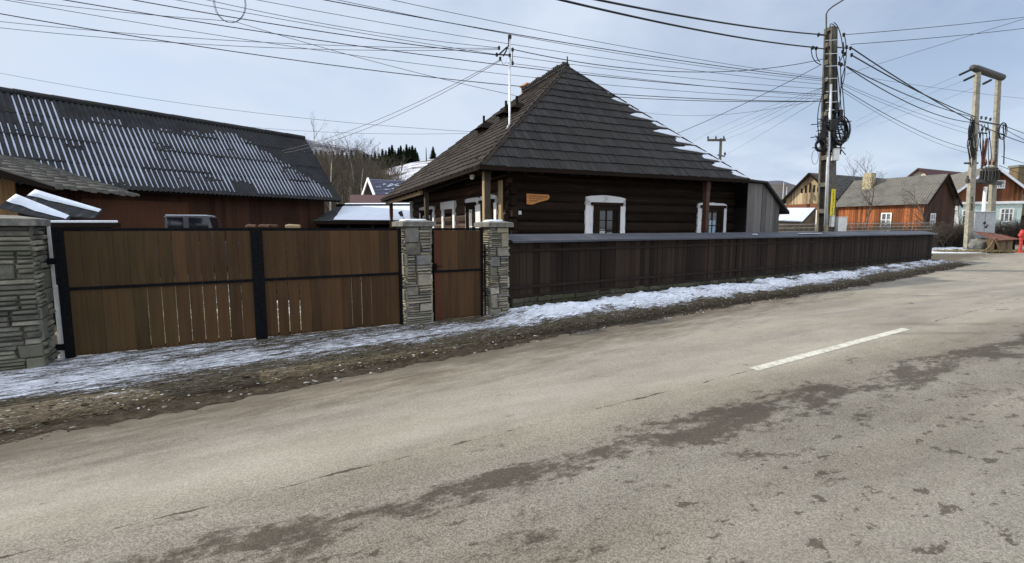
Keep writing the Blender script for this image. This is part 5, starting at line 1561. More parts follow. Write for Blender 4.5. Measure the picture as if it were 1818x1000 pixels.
# orange red plank cottage
Pc = at(1642, 357, 38.0); O = Fr((Pc.x, Pc.y), R(30))
t = thing('plank_cottage', 'small red orange plank cottage with a grey lichened sheet roof and white window', 'cottage', O.p(2.9, 3.2, hz(Pc.x, Pc.y)), R(30))
kw, _ = hit(1697, 357, O.p(0, 0), O.fx); kl, _ = hit(1489, 366, O.p(0, 0), O.fy)
kr, Rr2 = hit(1672, 309, O.p(0, 0), O.fx)
gable_house(t, O, kl, kw, 0, Pc.z, Rr2.z, .35, M['red_boards'], M['old_sheet'], 'b', M['soffit'], M['barn_wood'], corrug=True)
kc, cp_ = hit(1543, 320, O.p(kw / 2 - .8, 0), O.fy)
MB().box(Fr((*O.p(kw / 2 - .8, kc).xy, 0), R(30)), -.35, .35, -.35, .35, cp_.z - 1.3, at(1543, 308, cp_.y).z).build('chimney', M['ochre'], t)
OL = Fr(O.p(0, 0), R(30) - R(90))      # long wall seen from the road; a negative = away
w0, w1 = hit(1565, 380, OL.p(0, 0), OL.fx)[0], hit(1584, 380, OL.p(0, 0), OL.fx)[0]; wz1 = hit(1575, 378, OL.p(0, 0), OL.fx)[1].z
simple_window(t, OL, w0, w1, wz1 - 1.5, wz1, 2)
g0, g1 = hit(1651, 380, O.p(0, 0), O.fx)[0], hit(1660, 380, O.p(0, 0), O.fx)[0]; gz = hit(1655, 379, O.p(0, 0), O.fx)[1].z
simple_window(t, O, g0, g1, gz - 1.3, gz, 2)

# yellow boarded gable house
apx = at(1437, 307, 50); Y = Fr((apx.x, apx.y), R(26))
kb1, leftE = hit(1385, 357, Y.p(0, 0), Y.fy)
Yo = Fr(Y.p(0, -kb1), R(26))
t = thing('gabled_barn', 'tall barn house with a sunlit yellow plank gable and dark roof behind the concrete pole', 'barn', Yo.p(5, 3), R(26))
kL, _ = hit(1602, 318, Y.p(0, 0), Y.fx)
Ys = Fr(Yo.p(.4, .4), R(26))
gable_house(t, Ys, kL, 2 * kb1 - .8, 0, leftE.z + .2, apx.z, .45, M['brown_boards'], M['old_sheet_dark'] if 'old_sheet_dark' in M else plain('dark_sheet', (.05, .047, .045), .9, .4, 2), 'a', M['soffit'], M['yellow_boards'])
YG = Fr(Ys.p(-.035, 2 * kb1 - .8), R(26) - R(90))      # gable seen from outside
zz = at(1437, 362, 50).z
gW = 2 * kb1 - .8
MB().box(YG, 0.03, gW - .03, -.035, -.004, 0, zz - .55).build('plaster_wall', M['plaster'], t)
MB().box(YG, 0.0, gW, -.16, -.003, zz - .55, zz).build('cornice_board', M['brown_boards'], t)
mb = MB()
for k in range(5): mb.box(YG, gW / 2 - 1.0 + k * .42, gW / 2 - .85 + k * .42, -.03, -.004, zz + 1.15, zz + 2.1 - .25 * abs(k - 2))
mb.build('louvres', M['soffit'], t)
# snowy lean-to roof before it
t = thing('lean_to', 'lean-to under a white snow covered roof in front of the yellow gabled barn', 'shed', at(1410, 395, 44))
P, Q, S, T = at(1380, 393, 42), at(1426, 395, 42), at(1386, 371, 46.5), at(1449, 371, 46.5)
mb = MB(); sheetroof(mb, P, Q, S, T, .12); mb.build('roof', M['fibre_cement'], t)
mb = MB(); up = Vector((0, 0, .02)); sheetroof(mb, P.lerp(Q, .03) + up * 5, P.lerp(Q, .97) + up * 5, S.lerp(T, .02) + up * 5, S.lerp(T, .97) + up * 5, .08); mb.build('roof_snow', M['snow'], t)
MB().hexa([Vector((p.x, p.y, 0)) for p in (P, Q, T, S)], [p - Vector((0, 0, .15)) for p in (P, Q, T, S)]).build('walls', M['dirt_wood'], t)

# maroon roofed house
ap0, ap1 = at(1636, 299, 62), at(1702, 300, 66)
ang = math.atan2(ap1.y - ap0.y, ap1.x - ap0.x); Mr = Fr((ap0.x, ap0.y), ang)
t = thing('maroon_roofed_house', 'white walled house with a maroon roof showing above the plank cottage', 'house', Mr.p(3, 0), ang)
_, eL_ = hit(1610, 322, Mr.p(0, 0), Mr.fy)
Ms = Fr(Mr.p(-.2, -4.2), ang)
gable_house(t, Ms, (ap1 - ap0).length + .4, 8.4, 0, ap0.z - 3.6, ap0.z, .5, M['plaster'], M['maroon_roof'], 'a', M['maroon_roof'])
Mx = Fr(Mr.p((ap1 - ap0).length - 1.0, -6.2), ang)      # cross gable towards the street
gable_house(t, Mx, 6.5, 5.2, 0, at(1690, 322, 60).z, at(1712, 303, 60).z, .4, M['plaster'], M['maroon_roof'], 'b', M['maroon_roof'], M['soffit'])

# mint house with brown plank gable
apm = at(1757, 291, 45); mA = R(-24); Q0 = Fr((apm.x, apm.y), mA)
kwl, eL_ = hit(1692, 343, Q0.p(0, 0), -Q0.fx)
kwr, _ = hit(1835, 343, Q0.p(0, 0), Q0.fx); half = (kwl + kwr) / 2
Qh = Fr(Q0.p(-kwl + .5, .5), mA)
t = thing('mint_house', 'mint green house with a brown plank gable and snow edged roof at the right edge', 'house', Qh.p(4, 4), mA)
Wm = kwl + kwr - 1.0
gable_house(t, Qh, 9, Wm, 0, eL_.z + .3, apm.z - .1, .5, M['mint'], M['old_sheet'], 'b', M['snow'], M['brown_boards'])
zsm = at(1750, 362, 44.8).z
MB().box(Qh, -.03, Wm + .03, -.06, .0, 0, zsm).build('plaster_front', M['mint'], t)
MB().box(Qh, -.12, Wm + .12, -.20, -.003, zsm, zsm + .22).build('cornice', M['white_paint'], t)
MB().box(Qh, -.05, .18, -.09, -.061, 0, zsm - .01).build('corner_trim', M['white_paint'], t)
def qa(px, py): k_, p_ = hit(px, py, Qh.p(0, -.08), Qh.fx); return k_, p_.z
for (xa, xb, ya, yb, pn) in ((1688, 1704, 373, 399, 2), (1706, 1722, 373, 399, 2), (1774, 1801, 370, 394, 3)):
    a_, za = qa(xa, yb); b__, zb_ = qa(xb, ya); simple_window(t, Qh, a_, b__, za, zb_, pn, 'white_paint', -.065)
a_, za = qa(1770, 335); b__, zb_ = qa(1786, 320); simple_window(t, Qh, a_, b__, za, zb_, 3, 'white_paint', -.01, .5)
t = thing('chimney_block', 'ochre chimney block poking into the picture at the right edge', 'chimney', at(1812, 310, 47))
c_ = at(1808, 304, 49); MB().box(Fr((c_.x, c_.y), 0), 0, 1.2, 0, .9, 3, at(1806, 297, 49).z).build('shaft', M['dirt_wood'], t)
MB().box(Fr((c_.x, c_.y), 0), -.1, 1.3, -.1, 1.0, at(1806, 297, 49).z, at(1806, 293, 49).z).build('cap', M['cap_stone'], t)

# ------------------------------------------------------------------ bare shrubs and garden fences
def shrub_row(name, pts, h, wd, n, seed, label, mat='twigs_dark', stuff=True):
    rr = random.Random(seed); mb = MB()
    for k in range(n):
        t_ = rr.random() * (len(pts) - 1); i = min(int(t_), len(pts) - 2); p = pts[i].lerp(pts[i+1], t_ - i)
        p = Vector((p.x + rr.gauss(0, wd * .5), p.y + rr.gauss(0, wd * .5), hz(p.x, p.y)))
        L = h * rr.uniform(.5, 1.05); d = Vector((rr.gauss(0, .35), rr.gauss(0, .35), 1)).normalized(); q = p + d * L
        mid_ = p + d * L * .5 + Vector((rr.gauss(0, .06), rr.gauss(0, .06), 0))
        mb.tube([p, mid_, q], [.014, .010, .004], 3, False)
        for j in range(5):
            s_ = p.lerp(q, rr.uniform(.3, .95)); e_2 = Vector((rr.gauss(0, .6), rr.gauss(0, .6), rr.uniform(.1, .8))) * L * .28
            mb.tube([s_, s_ + e_2], [.008, .003], 3, False)
    tag(mb.build(name, M[mat]), label, 'hedge', kind='stuff')
gp = lambda px, D: Vector(((px - 909) / 870 * D, D, 0))
shrub_row('bare_hedge', [gp(1650, 33), gp(1722, 33)], 1.75, .45, 900, 1, 'dark bare hedge behind the snow strip left of the transformer pole')
shrub_row('bare_hedge', [gp(1722, 38), gp(1790, 38), gp(1835, 38)], 1.9, .5, 1000, 2, 'dark bare hedge below the mint house windows behind the plank box')
shrub_row('bare_shrubs', [gp(1375, 30), gp(1500, 31), gp(1640, 32)], 1.9, .9, 1300, 3, 'tangled brown shrubs along the wire fence before the plank cottage', 'twigs')
for k, (px, D, ty, lb) in enumerate([(1529, 33, 318, 'small bare fruit tree before the plank cottage, near the concrete pole'), (1645, 35, 330, 'thin bare tree at the corner of the plank cottage'), (1700, 36, 366, 'low bare tree above the dark hedge left of the transformer pole'),
        (1532, 60, 290, 'sparse bare treetop showing above the cottage roof'), (1506, 62, 300, 'lower sparse treetop above the dark barn roof')]):
    x = (px - 909) / 870 * D; h = (405 - ty) / 870 * D + 1.3
    t = thing('bare_tree', lb, 'tree', (x, D, hz(x, D))); a, b = MB(), MB()
    bare_tree(a, b, (x, D, hz(x, D)), h, .95, 300 + k, 15, 1.0, 4); a.build('trunk', M['bark'], t); b.build('crown', M['twigs_dark'] if k < 3 else M['twigs'], t)
t = thing('wire_fence', 'pale lattice wire garden fence before the brown shrubs', 'fence', gp(1380, 28))
mb = MB(); A_, B_ = gp(1370, 27), gp(1650, 31); n = 34
for k in range(n + 1):
    p = A_.lerp(B_, k / n); z0 = hz(p.x, p.y); mb.tube([p + Vector((0, 0, z0)), p + Vector((0, 0, z0 + 1.75))], .013, 5)
mb.build('pickets', M['concrete'], t)
mb = MB()
for z in [.9, 1.1, 1.3, 1.5, 1.7]: mb.tube([A_ + Vector((0, 0, hz(*A_.xy) + z)), B_ + Vector((0, 0, hz(*B_.xy) + z))], .008, 4)
mb.build('wires', M['galv'], t)
shrub_row('weeds', [gp(1655, 29.2), gp(1745, 28.6), gp(1830, 28)], .16, .28, 900, 9, 'short dry yellow weeds along the far kerb of the side road', 'weeds') if 'weeds' in M else None

# snow field across the side road
mb = MB(); N = 40
P, Q = gp(1640, 28.6), gp(1752, 28.3); S, T = gp(1640, 33), gp(1752, 33)
for i in range(N + 1):
    for j in range(13):
        p = P.lerp(Q, i / N).lerp(S.lerp(T, i / N), j / 12); h = .10 * min(1, min(i, N - i) / 4) * min(1, min(j, 12 - j) / 3) * (1 + .9 * noise.noise(Vector((p.x * 1.3, p.y * 1.3, 4))))
        mb.v.append(Vector((p.x, p.y, hz(p.x, p.y) - .05 + h + .05 * min(1, j / 2))))
for i in range(N):
    for j in range(12): a = i * 13 + j; mb.f.append((a, a + 13, a + 14, a + 1))
mb.build('snow_field', M['snow'], smooth=True, kind='structure')

# ------------------------------------------------------------------ concrete pole bundled with cables
bx, by = 12.15, 19.0
PT = at(1475, 50, by); zT = PT.z; PA = R(-72)
pf = Fr((at(1470, 400, by).x, by, hz(bx, by)), PA)
t = thing('utility_pole', 'tall tapering concrete pole hung with cable coils behind the plank fence', 'utility pole', pf.p(0, 0), PA)
H_ = zT - pf.o.z; dx = .10
def sect(z, s=1.0):        # half sizes at height z
    k = z / H_; return (.27 - .11 * k), (.20 - .06 * k)
lean = Vector((PT.x - pf.o.x, 0, 0))
def ppos(a, b, z): k = z / H_; return pf.p(a, b, z) + lean * k
mb = MB(); NS_ = 24
for k in range(NS_):       # two flanges joined by a recessed web
    z0, z1 = H_ * k / NS_, H_ * (k + 1) / NS_
    for s_ in (-1, 1):
        q = []
        for z in (z0, z1):
            w, d = sect(z); fl = .085 - .03 * z / H_
            xa, xb = (s_ * w, s_ * (w - fl)) if s_ < 0 else (w - fl, w)
            q.append([ppos(xa, -d, z), ppos(xb, -d, z), ppos(xb, d, z), ppos(xa, d, z)])
        mb.hexa(q[0], q[1])
    q = []
    for z in (z0, z1):
        w, d = sect(z); fl = .085 - .03 * z / H_; q.append([ppos(-w + fl, -.02, z), ppos(w - fl, -.02, z), ppos(w - fl, .02, z), ppos(-w + fl, .02, z)])
    mb.hexa(q[0], q[1])
z = .15
while z < H_ - .1:
    w, d = sect(z); fl = .085 - .03 * z / H_
    mb.hexa([ppos(-w + fl + .001, -d + .01, z), ppos(w - fl - .001, -d + .01, z), ppos(w - fl - .001, d - .01, z), ppos(-w + fl + .001, d - .01, z)],
            [ppos(-w + fl + .001, -d + .01, z + .16), ppos(w - fl - .001, -d + .01, z + .16), ppos(w - fl - .001, d - .01, z + .16), ppos(-w + fl + .001, d - .01, z + .16)])
    z += 1.0 if z < 5 else .62
w, d = sect(H_); mb.hexa([ppos(-w, -d, H_ - .12), ppos(w, -d, H_ - .12), ppos(w, d, H_ - .12), ppos(-w, d, H_ - .12)], [ppos(-w, -d, H_), ppos(w, -d, H_), ppos(w, d, H_), ppos(-w, d, H_)])
mb.build('shaft', M['concrete'], t)
def pp(px, py, dy=-.22): return at(px, py, by + dy)
MB().tube([pp(1465, 402, -.34), pp(1469, 300, -.34), pp(1472, 255, -.33), pp(1475, 150, -.3)], .045, 10).tube([pp(1466, 402, -.3), pp(1467, 395, -.3), pp(1471, 300, -.28)], .02, 8).build('conduit', M['galv'], t, smooth=True)
MB().tube([pp(1478, 60), pp(1480, 130), pp(1481, 240)], .018, 6).tube([pp(1470, 70, -.3), pp(1471, 140, -.3), pp(1472, 235, -.3)], .016, 6).tube([pp(1484, 90), pp(1486, 150), pp(1488, 230)], .02, 6).build('riser_cables', M['cable'], t)
mb = MB()
for py in (72, 96, 118, 140, 163, 182, 196): mb.bar(pp(1466, py, -.30), pp(1486, py - 1, -.30), .02, .02)
mb.build('steel_bands', M['galv'], t)
def ring(mb, c, r, rt, tilt, n=22, ey=1.2, seed=0, turns=1):
    rr = random.Random(seed)
    for q in range(turns):
        o_ = Vector((rr.uniform(-.05, .05), rr.uniform(-.10, .05), rr.uniform(-.06, .06))); s_ = rr.uniform(.82, 1.1); ph = rr.uniform(0, .3)
        pts = []
        for k in range(n + 1):
            a = 2 * math.pi * k / n + ph
            pts.append(c + o_ + Vector((math.cos(a) * r * s_ * math.cos(tilt), math.cos(a) * r * math.sin(tilt), math.sin(a) * r * ey * s_)))
        mb.tube(pts, rt, 5, False)
    return mb
ring(MB(), pp(1491, 234, -.30), .34, .022, .25, ey=1.35, seed=1, turns=11).build('large_coil', M['cable'], t)
ring(MB(), pp(1455, 258, -.30), .17, .022, -.2, ey=1.2, seed=2, turns=6).build('small_coil', M['cable'], t)
ring(MB(), pp(1503, 233, -.2), .20, .009, .3, ey=1.9, seed=3, turns=2).build('loop', M['cable'], t)
ring(MB(), pp(1446, 279, -.2), .19, .008, .3, ey=1.6, seed=4, turns=1).build('loop', M['cable'], t)
mb = MB(); rr = random.Random(17)
for k in range(60):
    c = pp(rr.uniform(1456, 1496), rr.uniform(206, 270), -.28)
    a = rr.uniform(0, 6.28); l = rr.uniform(.12, .4); d = Vector((math.cos(a) * l, rr.uniform(-.04, .04), math.sin(a) * l))
    mb.tube([c - d, c + Vector((0, -.05, rr.uniform(-.1, .1))), c + d], .020, 5)
mb.box(Fr(pp(1480, 222, -.42), 0), -.13, .13, -.05, .1, -.2, .2).box(Fr(pp(1460, 242, -.36), 0), -.12, .1, -.05, .1, -.1, .12).box(Fr(pp(1492, 205, -.3), 0), -.06, .07, -.05, .1, -.25, .2).box(Fr(pp(1484, 190, -.3), 0), -.05, .08, -.05, .1, -.22, .16)
mb.build('splice_closures', M['black_plastic'], t, bevel=.01)
mb = MB()
for (a, b, c) in (((1499, 62), (1508, 100), (1494, 140)), ((1497, 75), (1501, 95), (1490, 110)), ((1480, 40), (1492, 44), (1497, 90)), ((1440, 86), (1441, 112), (1458, 115)), ((1449, 88), (1448, 104), (1456, 110)), ((1474, 50), (1472, 36), (1484, 48)), ((1464, 160), (1444, 200), (1456, 250)), ((1494, 140), (1499, 190), (1500, 220)), ((1490, 100), (1497, 150), (1488, 205)), ((1486, 120), (1492, 165), (1494, 210)), ((1468, 120), (1458, 170), (1464, 240)), ((1496, 95), (1506, 130), (1492, 160)), ((1472, 160), (1466, 200), (1470, 230)), ((1482, 95), (1478, 150), (1484, 215))):
    P3 = [pp(*a), pp(*b), pp(*c)]; pts = []
    for k in range(9): u = k / 8; pts.append(P3[0] * (1 - u) ** 2 + P3[1] * 2 * u * (1 - u) + P3[2] * u * u)
    mb.tube(pts, .016, 5, False)
mb.build('jumper_cables', M['cable'], t)
mb = MB()
for px, py in ((1498, 62), (1503, 84), (1510, 86), (1496, 92), (1494, 115), (1490, 113), (1453, 62), (1443, 85), (1449, 86), (1512, 98), (1500, 96)):
    MB().lathe(pp(px, py), [(.02, -.07), (.05, -.03), (.035, .0), (.055, .04), (.02, .07)], 7).build('insulator', M['black_plastic'], t)
MB().bar(pp(1440, 85), pp(1465, 87), .035).bar(pp(1452, 62), pp(1466, 63), .035).bar(pp(1486, 84), pp(1506, 86), .035).bar(pp(1488, 114), pp(1500, 116), .035).build('brackets', M['galv_dark'], t)
def rbox(px0, py0, px1, py1, dy, dep): a, b = pp(px0, py1, dy), pp(px1, py0, dy); return a, b, Fr((a.x, a.y), 0)
for (x0_, y0_, x1_, y1_, nm, lbl) in ((1478, 265, 1490, 285, 'fuse_box', None), (1486, 386, 1503, 411, 'meter_box', None), (1474, 384, 1481, 403, 'small_box', None)):
    a, b, fr = rbox(x0_, y0_, x1_, y1_, -.36, .2); MB().box(fr, 0, b.x - a.x, -.05, .16, a.z, b.z).box(fr, -.01, b.x - a.x + .01, -.06, .17, b.z + .001, b.z + .02).build(nm, M['white_plastic'], t, bevel=.01)
t2 = thing('lamp_arm', 'thin curved steel lamp arm rising from the top of the concrete pole', 'lamp bracket', pp(1467, 60))
MB().tube([pp(1467, 62), pp(1467, 25), pp(1470, 19), pp(1478, 12), pp(1502, -3), pp(1540, -22)], [.028, .026, .026, .025, .024, .022], 8).build('arm', M['galv_dark'], t2)
MB().tube([pp(1540, -22), pp(1560, -27)], [.05, .09], 8).build('lamp_head', M['galv'], t2)
a, b, fr = rbox(1474, 336, 1484, 383, -.46, .02)
ts = thing('pole_sign', 'tall narrow yellow plate with worn dark lettering fixed to the concrete pole', 'sign', a)
MB().box(fr, 0, b.x - a.x, 0, .015, a.z, b.z).build('plate', M['yellow_sign'], ts)
mb = MB(); rr = random.Random(3); z = b.z - .08; wpl = b.x - a.x
while z > a.z + .08:
    l = rr.uniform(.03, .07)
    mb.box(fr, wpl * .38, wpl * .62, -.004, .002, z - l, z - l + .018); mb.box(fr, wpl * rr.uniform(.36, .5), wpl * .6, -.004, .002, z - l + .02, z)
    z -= l + rr.uniform(.02, .05)
mb.build('lettering', M['ink'], ts)

# ------------------------------------------------------------------ twin pole transformer station
D1 = 30.0
def tp(px, py, D=D1): return at(px, py, D)
t = thing('transformer_station', 'pair of concrete poles joined by a round crossbeam, carrying a transformer on a platform', 'transformer', (tp(1719, 440).x, D1, hz(tp(1719, 440).x, D1)))
def hpole(p0, p1, w0, w1, d0_, d1_, name, mat, holes):
    mb = MB(); N_ = 26; zt_, zb_ = p1.z, p0.z
    def cs(k): c = p0.lerp(p1, k); return c, w0 + (w1 - w0) * k, d0_ + (d1_ - d0_) * k
    hs = holes
    for k in range(N_):
        k0, k1_ = k / N_, (k + 1) / N_
        open_ = any(a <= k0 + .001 and k1_ <= b + .001 for a, b in hs)
        for s_ in ((-1, -.42), (.42, 1)) if open_ else ((-1, 1),):
            q = []
            for kk in (k0, k1_): c, w, d = cs(kk); q.append([c + Vector((w * s_[0], -d, 0)), c + Vector((w * s_[1], -d, 0)), c + Vector((w * s_[1], d, 0)), c + Vector((w * s_[0], d, 0))])
            mb.hexa(q[0], q[1])
        if open_ and k % 2: 
            c, w, d = cs(k0); mb.hexa([c + Vector((-w * .42, -d * .8, 0)), c + Vector((w * .42, -d * .8, 0)), c + Vector((w * .42, d * .8, 0)), c + Vector((-w * .42, d * .8, 0))],
                    [c + Vector((-w * .42, -d * .8, .09)), c + Vector((w * .42, -d * .8, .09)), c + Vector((w * .42, d * .8, .09)), c + Vector((-w * .42, d * .8, .09))])
    return mb.build(name, mat, t)
hpole(tp(1718, 446), tp(1736, 124), .18, .12, .13, .09, 'pole', M['concrete_pale'], [(.22, .32), (.50, .66)])
hpole(tp(1757, 440, 32.5), tp(1772.5, 142, 31.2), .17, .11, .13, .09, 'pole', M['concrete_pale'], [(.40, .75)])
MB().tube([tp(1726, 120, 29.8), tp(1733, 122, 29.9), tp(1779, 138, 31.2)], [.16, .20, .20], 12).build('crossbeam', M['galv_dark'], t, smooth=True)
mb = MB()
for a, b in (((1728, 122), (1704, 133)), ((1733, 133), (1712, 143)), ((1762, 141), (1746, 149))):
    A__, B__ = tp(*a, 29.7), tp(*b, 29.2)
    for k in range(7):
        c = A__.lerp(B__, .2 + k * .13); d = (B__ - A__).normalized()
        mb.tube([c, c + d * .05], [.07, .03], 8)
    mb.tube([A__, B__], .015, 5)
mb.build('insulator_strings', M['black_plastic'], t)
mb = MB().bar(tp(1716, 320), tp(1778, 325, 31.5), .14, .18).bar(tp(1716, 322, 30.6), tp(1776, 327, 32.2), .12, .16).bar(tp(1712, 290), tp(1736, 290), .09, .1).bar(tp(1718, 312, 29.8), tp(1718, 326, 29.8), .08, .08)
mb.build('platform', M['galv_dark'], t)
tc_ = tp(1757, 312, 30.9); mb = MB().lathe(tc_ + Vector((0, 0, -.42)), [(.30, 0), (.36, .05), (.36, .80), (.40, .82), (.30, .92)], 18)
for k in range(18):
    a = k * 2 * math.pi / 18; c = tc_ + Vector((math.cos(a) * .40, math.sin(a) * .40, -.3)); mb.box(Fr((c.x, c.y, c.z), a), -.05, .06, -.012, .012, 0, .62)
mb.build('transformer', M['galv_dark'], t)
mb = MB()
for k in range(3): c = tp(1750 + k * 7, 293, 30.8); mb.lathe(c, [(.05, 0), (.08, .06), (.05, .1), (.08, .16), (.04, .22), (.02, .34)], 8)
mb.build('bushings', M['rust'], t)
a, b = tp(1727, 423, 30.2), tp(1765, 377, 30.2); cf_ = Fr((a.x, a.y), R(-8))
MB().box(cf_, 0, b.x - a.x, 0, .55, a.z, b.z).build('cabinet', M['cabinet'] if 'cabinet' in M else plain('cabinet', (.36, .38, .40), .55, .12), t, bevel=.02)
MB().box(cf_, -.06, b.x - a.x + .06, -.06, .62, b.z + .002, b.z + .05).build('cabinet_roof', M['galv'], t)
MB().box(cf_, (b.x - a.x) * .5 - .008, (b.x - a.x) * .5 + .008, -.006, .0, a.z + .05, b.z - .05).box(cf_, .5, .62, -.02, -.001, a.z + .85, a.z + 1.0).box(cf_, .68, .76, -.02, -.001, a.z + .75, a.z + .83).box(cf_, .6, .72, -.02, -.001, a.z + .62, a.z + .74).build('cabinet_marks', M['ink'], t)
mb = MB().tube([tp(1750, 332, 30.6), tp(1748, 350, 30.6), tp(1746, 376, 30.4)], .09, 8).build('cable_duct', M['white_paint'], t)
mb = MB(); rr = random.Random(41)
for k in range(11):
    x0_, y0_ = rr.uniform(1724, 1732), rr.uniform(205, 225); pts = [tp(x0_, y0_, 29.7), tp(x0_ - rr.uniform(2, 8), y0_ + rr.uniform(15, 40), 29.7), tp(x0_ + rr.uniform(-2, 5), y0_ + rr.uniform(50, 80), 29.7)]
    mb.tube(pts, .025, 5)
for k in range(8):
    x0_ = rr.uniform(1736, 1765); y0_ = rr.uniform(205, 240); mb.tube([tp(x0_, y0_, 30.4), tp(x0_ + rr.uniform(-6, 6), y0_ + 30, 30.4), tp(x0_ + rr.uniform(-4, 8), y0_ + 66, 30.4)], .02, 5)
mb.build('down_cables', M['cable'], t)
ring(MB(), tp(1780, 232, 30.9), .28, .02, .2, ey=1.7, seed=9, turns=3).build('cable_coil', M['cable'], t)
ring(MB(), tp(1724, 230, 29.6), .22, .02, .1, ey=2.2, seed=10, turns=2).build('cable_coil', M['cable'], t)
MB().tube([tp(1781, 222, 30.9), tp(1783, 260, 30.9), tp(1782, 292, 30.9)], .03, 6).build('cable_tail', M['cable'], t)
mb = MB().bar(tp(1736, 215), tp(1775, 222, 31.2), .07, .07).bar(tp(1736, 236), tp(1752, 237, 30.5), .07, .07).bar(tp(1770, 236, 31), tp(1784, 240, 31), .06, .06)
for px, py in ((1742, 212), (1750, 213), (1758, 215), (1744, 232), (1752, 232)): mb.lathe(tp(px, py, 30.4), [(.03, 0), (.07, .06), (.04, .1), (.07, .15), (.02, .2)], 7)
mb.build('fuse_brackets', M['galv_dark'], t)
MB().bar(tp(1745, 296, 30.4), tp(1752, 246, 30.4), .10, .10).bar(tp(1742, 300, 30.4), tp(1746, 250, 30.4), .05, .05).build('red_switch', M['rust'], t)

# ------------------------------------------------------------------ plank box with rusty lid, hydrant, snow heap
Db = 28.5; a, b = at(1766, 452, Db), at(1803, 426, Db); bf = Fr((a.x, a.y), R(4)); z0 = hz(a.x, a.y)
t = thing('plank_box', 'weathered plank bin with a rusty slanting sheet lid beside the red hydrant', 'bin', bf.p(.6, .4, z0), R(4))
mb = MB(); x = 0; rr = random.Random(6)
while x < b.x - a.x: w = rr.uniform(.13, .18); mb.box(bf, x, x + w - .012, -.01, .02, z0 - .02, b.z - rr.uniform(0, .05)); x += w
x = 0
while x < .9: w = rr.uniform(.13, .18); mb.box(bf, 0, .03, x + .03, x + w + .02, z0 - .02, b.z); x += w
mb.build('boards', M['dirt_wood'], t)
mb = MB().box(bf, -.05, .05, -.05, .04, z0 - .05, b.z + .05).box(bf, b.x - a.x - .05, b.x - a.x + .05, -.05, .04, z0 - .05, b.z + .05).build('corner_posts', M['soffit'], t)
mb = MB(); sheetroof(mb, bf.p(-.25, -.2, at(1766, 427, Db).z), bf.p(b.x - a.x + .15, -.2, b.z + .05), bf.p(-.2, 1.2, at(1757, 411, Db).z), bf.p(b.x - a.x + .1, 1.2, b.z + .38), .04); mb.build('lid', M['rust'], t)
MB().bar(at(1752, 448, Db), at(1766, 424, Db), .07).bar(at(1768, 428, Db - .15), at(1780, 452, Db - .15), .07).bar(at(1744, 449, Db), at(1760, 436, Db), .06).build('braces', M['dirt_wood'], t)
Dh = 27.6; hb = at(1810, 455, Dh); hx, hy = hb.x, Dh; z0 = hz(hx, hy)
t = thing('fire_hydrant', 'bright red pillar fire hydrant at the kerb by the right edge of the picture', 'hydrant', (hx, hy, z0))
hh = at(1810, 407, Dh).z - z0
MB().lathe((hx, hy, z0 - .02), [(.14, 0), (.14, .06), (.075, .09), (.075, hh * .55), (.10, hh * .56), (.10, hh * .60), (.085, hh * .62), (.115, hh * .68), (.115, hh * .86), (.09, hh * .93), (.05, hh * .97), (.05, hh)], 16).build('barrel', M['red_paint'], t, smooth=False)
for sx_ in (-1, 1):
    c = Vector((hx, hy, z0 + hh * .76)); MB().tube([c + Vector((sx_ * .1, -.04, 0)), c + Vector((sx_ * .22, -.09, 0))], [.075, .08], 10).build('outlet', M['red_paint'], t)
rock('stone_heap', (at(1747, 430, 29).x, 29.4, .75), (.45, .4, .36), M['cap_stone'], 'rounded pale stone heap against the foot of the transformer cabinet', 'stone heap', 4)
rock('stone', (at(1697, 444, 29).x, 29.0, hz(24, 29) + .05), (.35, .25, .12), M['base_stone'], 'low grey stone in the weeds left of the transformer pole', 'stone', 7)

# distant pole beyond the roof
Dd = 52.0; c0 = at(1273, 400, Dd)
t = thing('far_pole', 'distant short concrete pole with three insulators beyond the shingle roof', 'utility pole', (c0.x, Dd, 0))
MB().tube([(c0.x, Dd, 0), (c0.x, Dd, at(1273, 246, Dd).z)], [.2, .14], 8).build('pole', M['concrete'], t)
MB().bar(at(1256, 249, Dd), at(1288, 249, Dd), .16, .22).build('crossarm', M['concrete'], t)
mb = MB()
for px in (1257, 1271, 1285): MB().lathe(at(px, 247, Dd), [(.05, 0), (.10, .05), (.06, .12), (.10, .2), (.03, .3)], 7).build('insulator', M['black_plastic'], t)
mb.bar(at(1274, 275, Dd), at(1287, 278, Dd), .1).lathe(at(1287, 276, Dd), [(.08, 0), (.10, .2), (.03, .35)], 7)
mb.build('side_bracket', M['black_plastic'], t)

# ------------------------------------------------------------------ overhead wires
def wire(p0, D0, p1, D1_, mid, r, label, group=None, mat='cable'):
    A = at(*p0, D0); B2 = at(*p1, D1_)
    best = None
    for k in range(1, 200):
        t_ = k / 200; P = A.lerp(B2, t_); x = proj(P)[0]
        if best is None or abs(x - mid[0]) < best[0]: best = (abs(x - mid[0]), t_, P)
    _, t_, P = best
    zt_ = at(mid[0], mid[1], P.y).z; sag = (P.z - zt_) / (4 * t_ * (1 - t_))
    pts = []
    n = 30      # spans that leave the picture carry on towards their far supports
    u0 = -.3 if (p0[0] < 0 or p0[1] < 0) and p0 != (415, 38) and D0 > 9 else 0; u1 = 1.3 if p1[0] > 1818 else 1
    for k in range(n + 1):
        u = u0 + (u1 - u0) * k / n; q = A + (B2 - A) * u; q.z -= sag * 4 * u * (1 - u); pts.append(q)
    o = MB().tube(pts, r, 5, False).build('overhead_wire', M[mat], smooth=True)
    tag(o, label, 'wire', group)
PX = 19.0 - .2
T1, T2, T3 = .0075, .012, .024
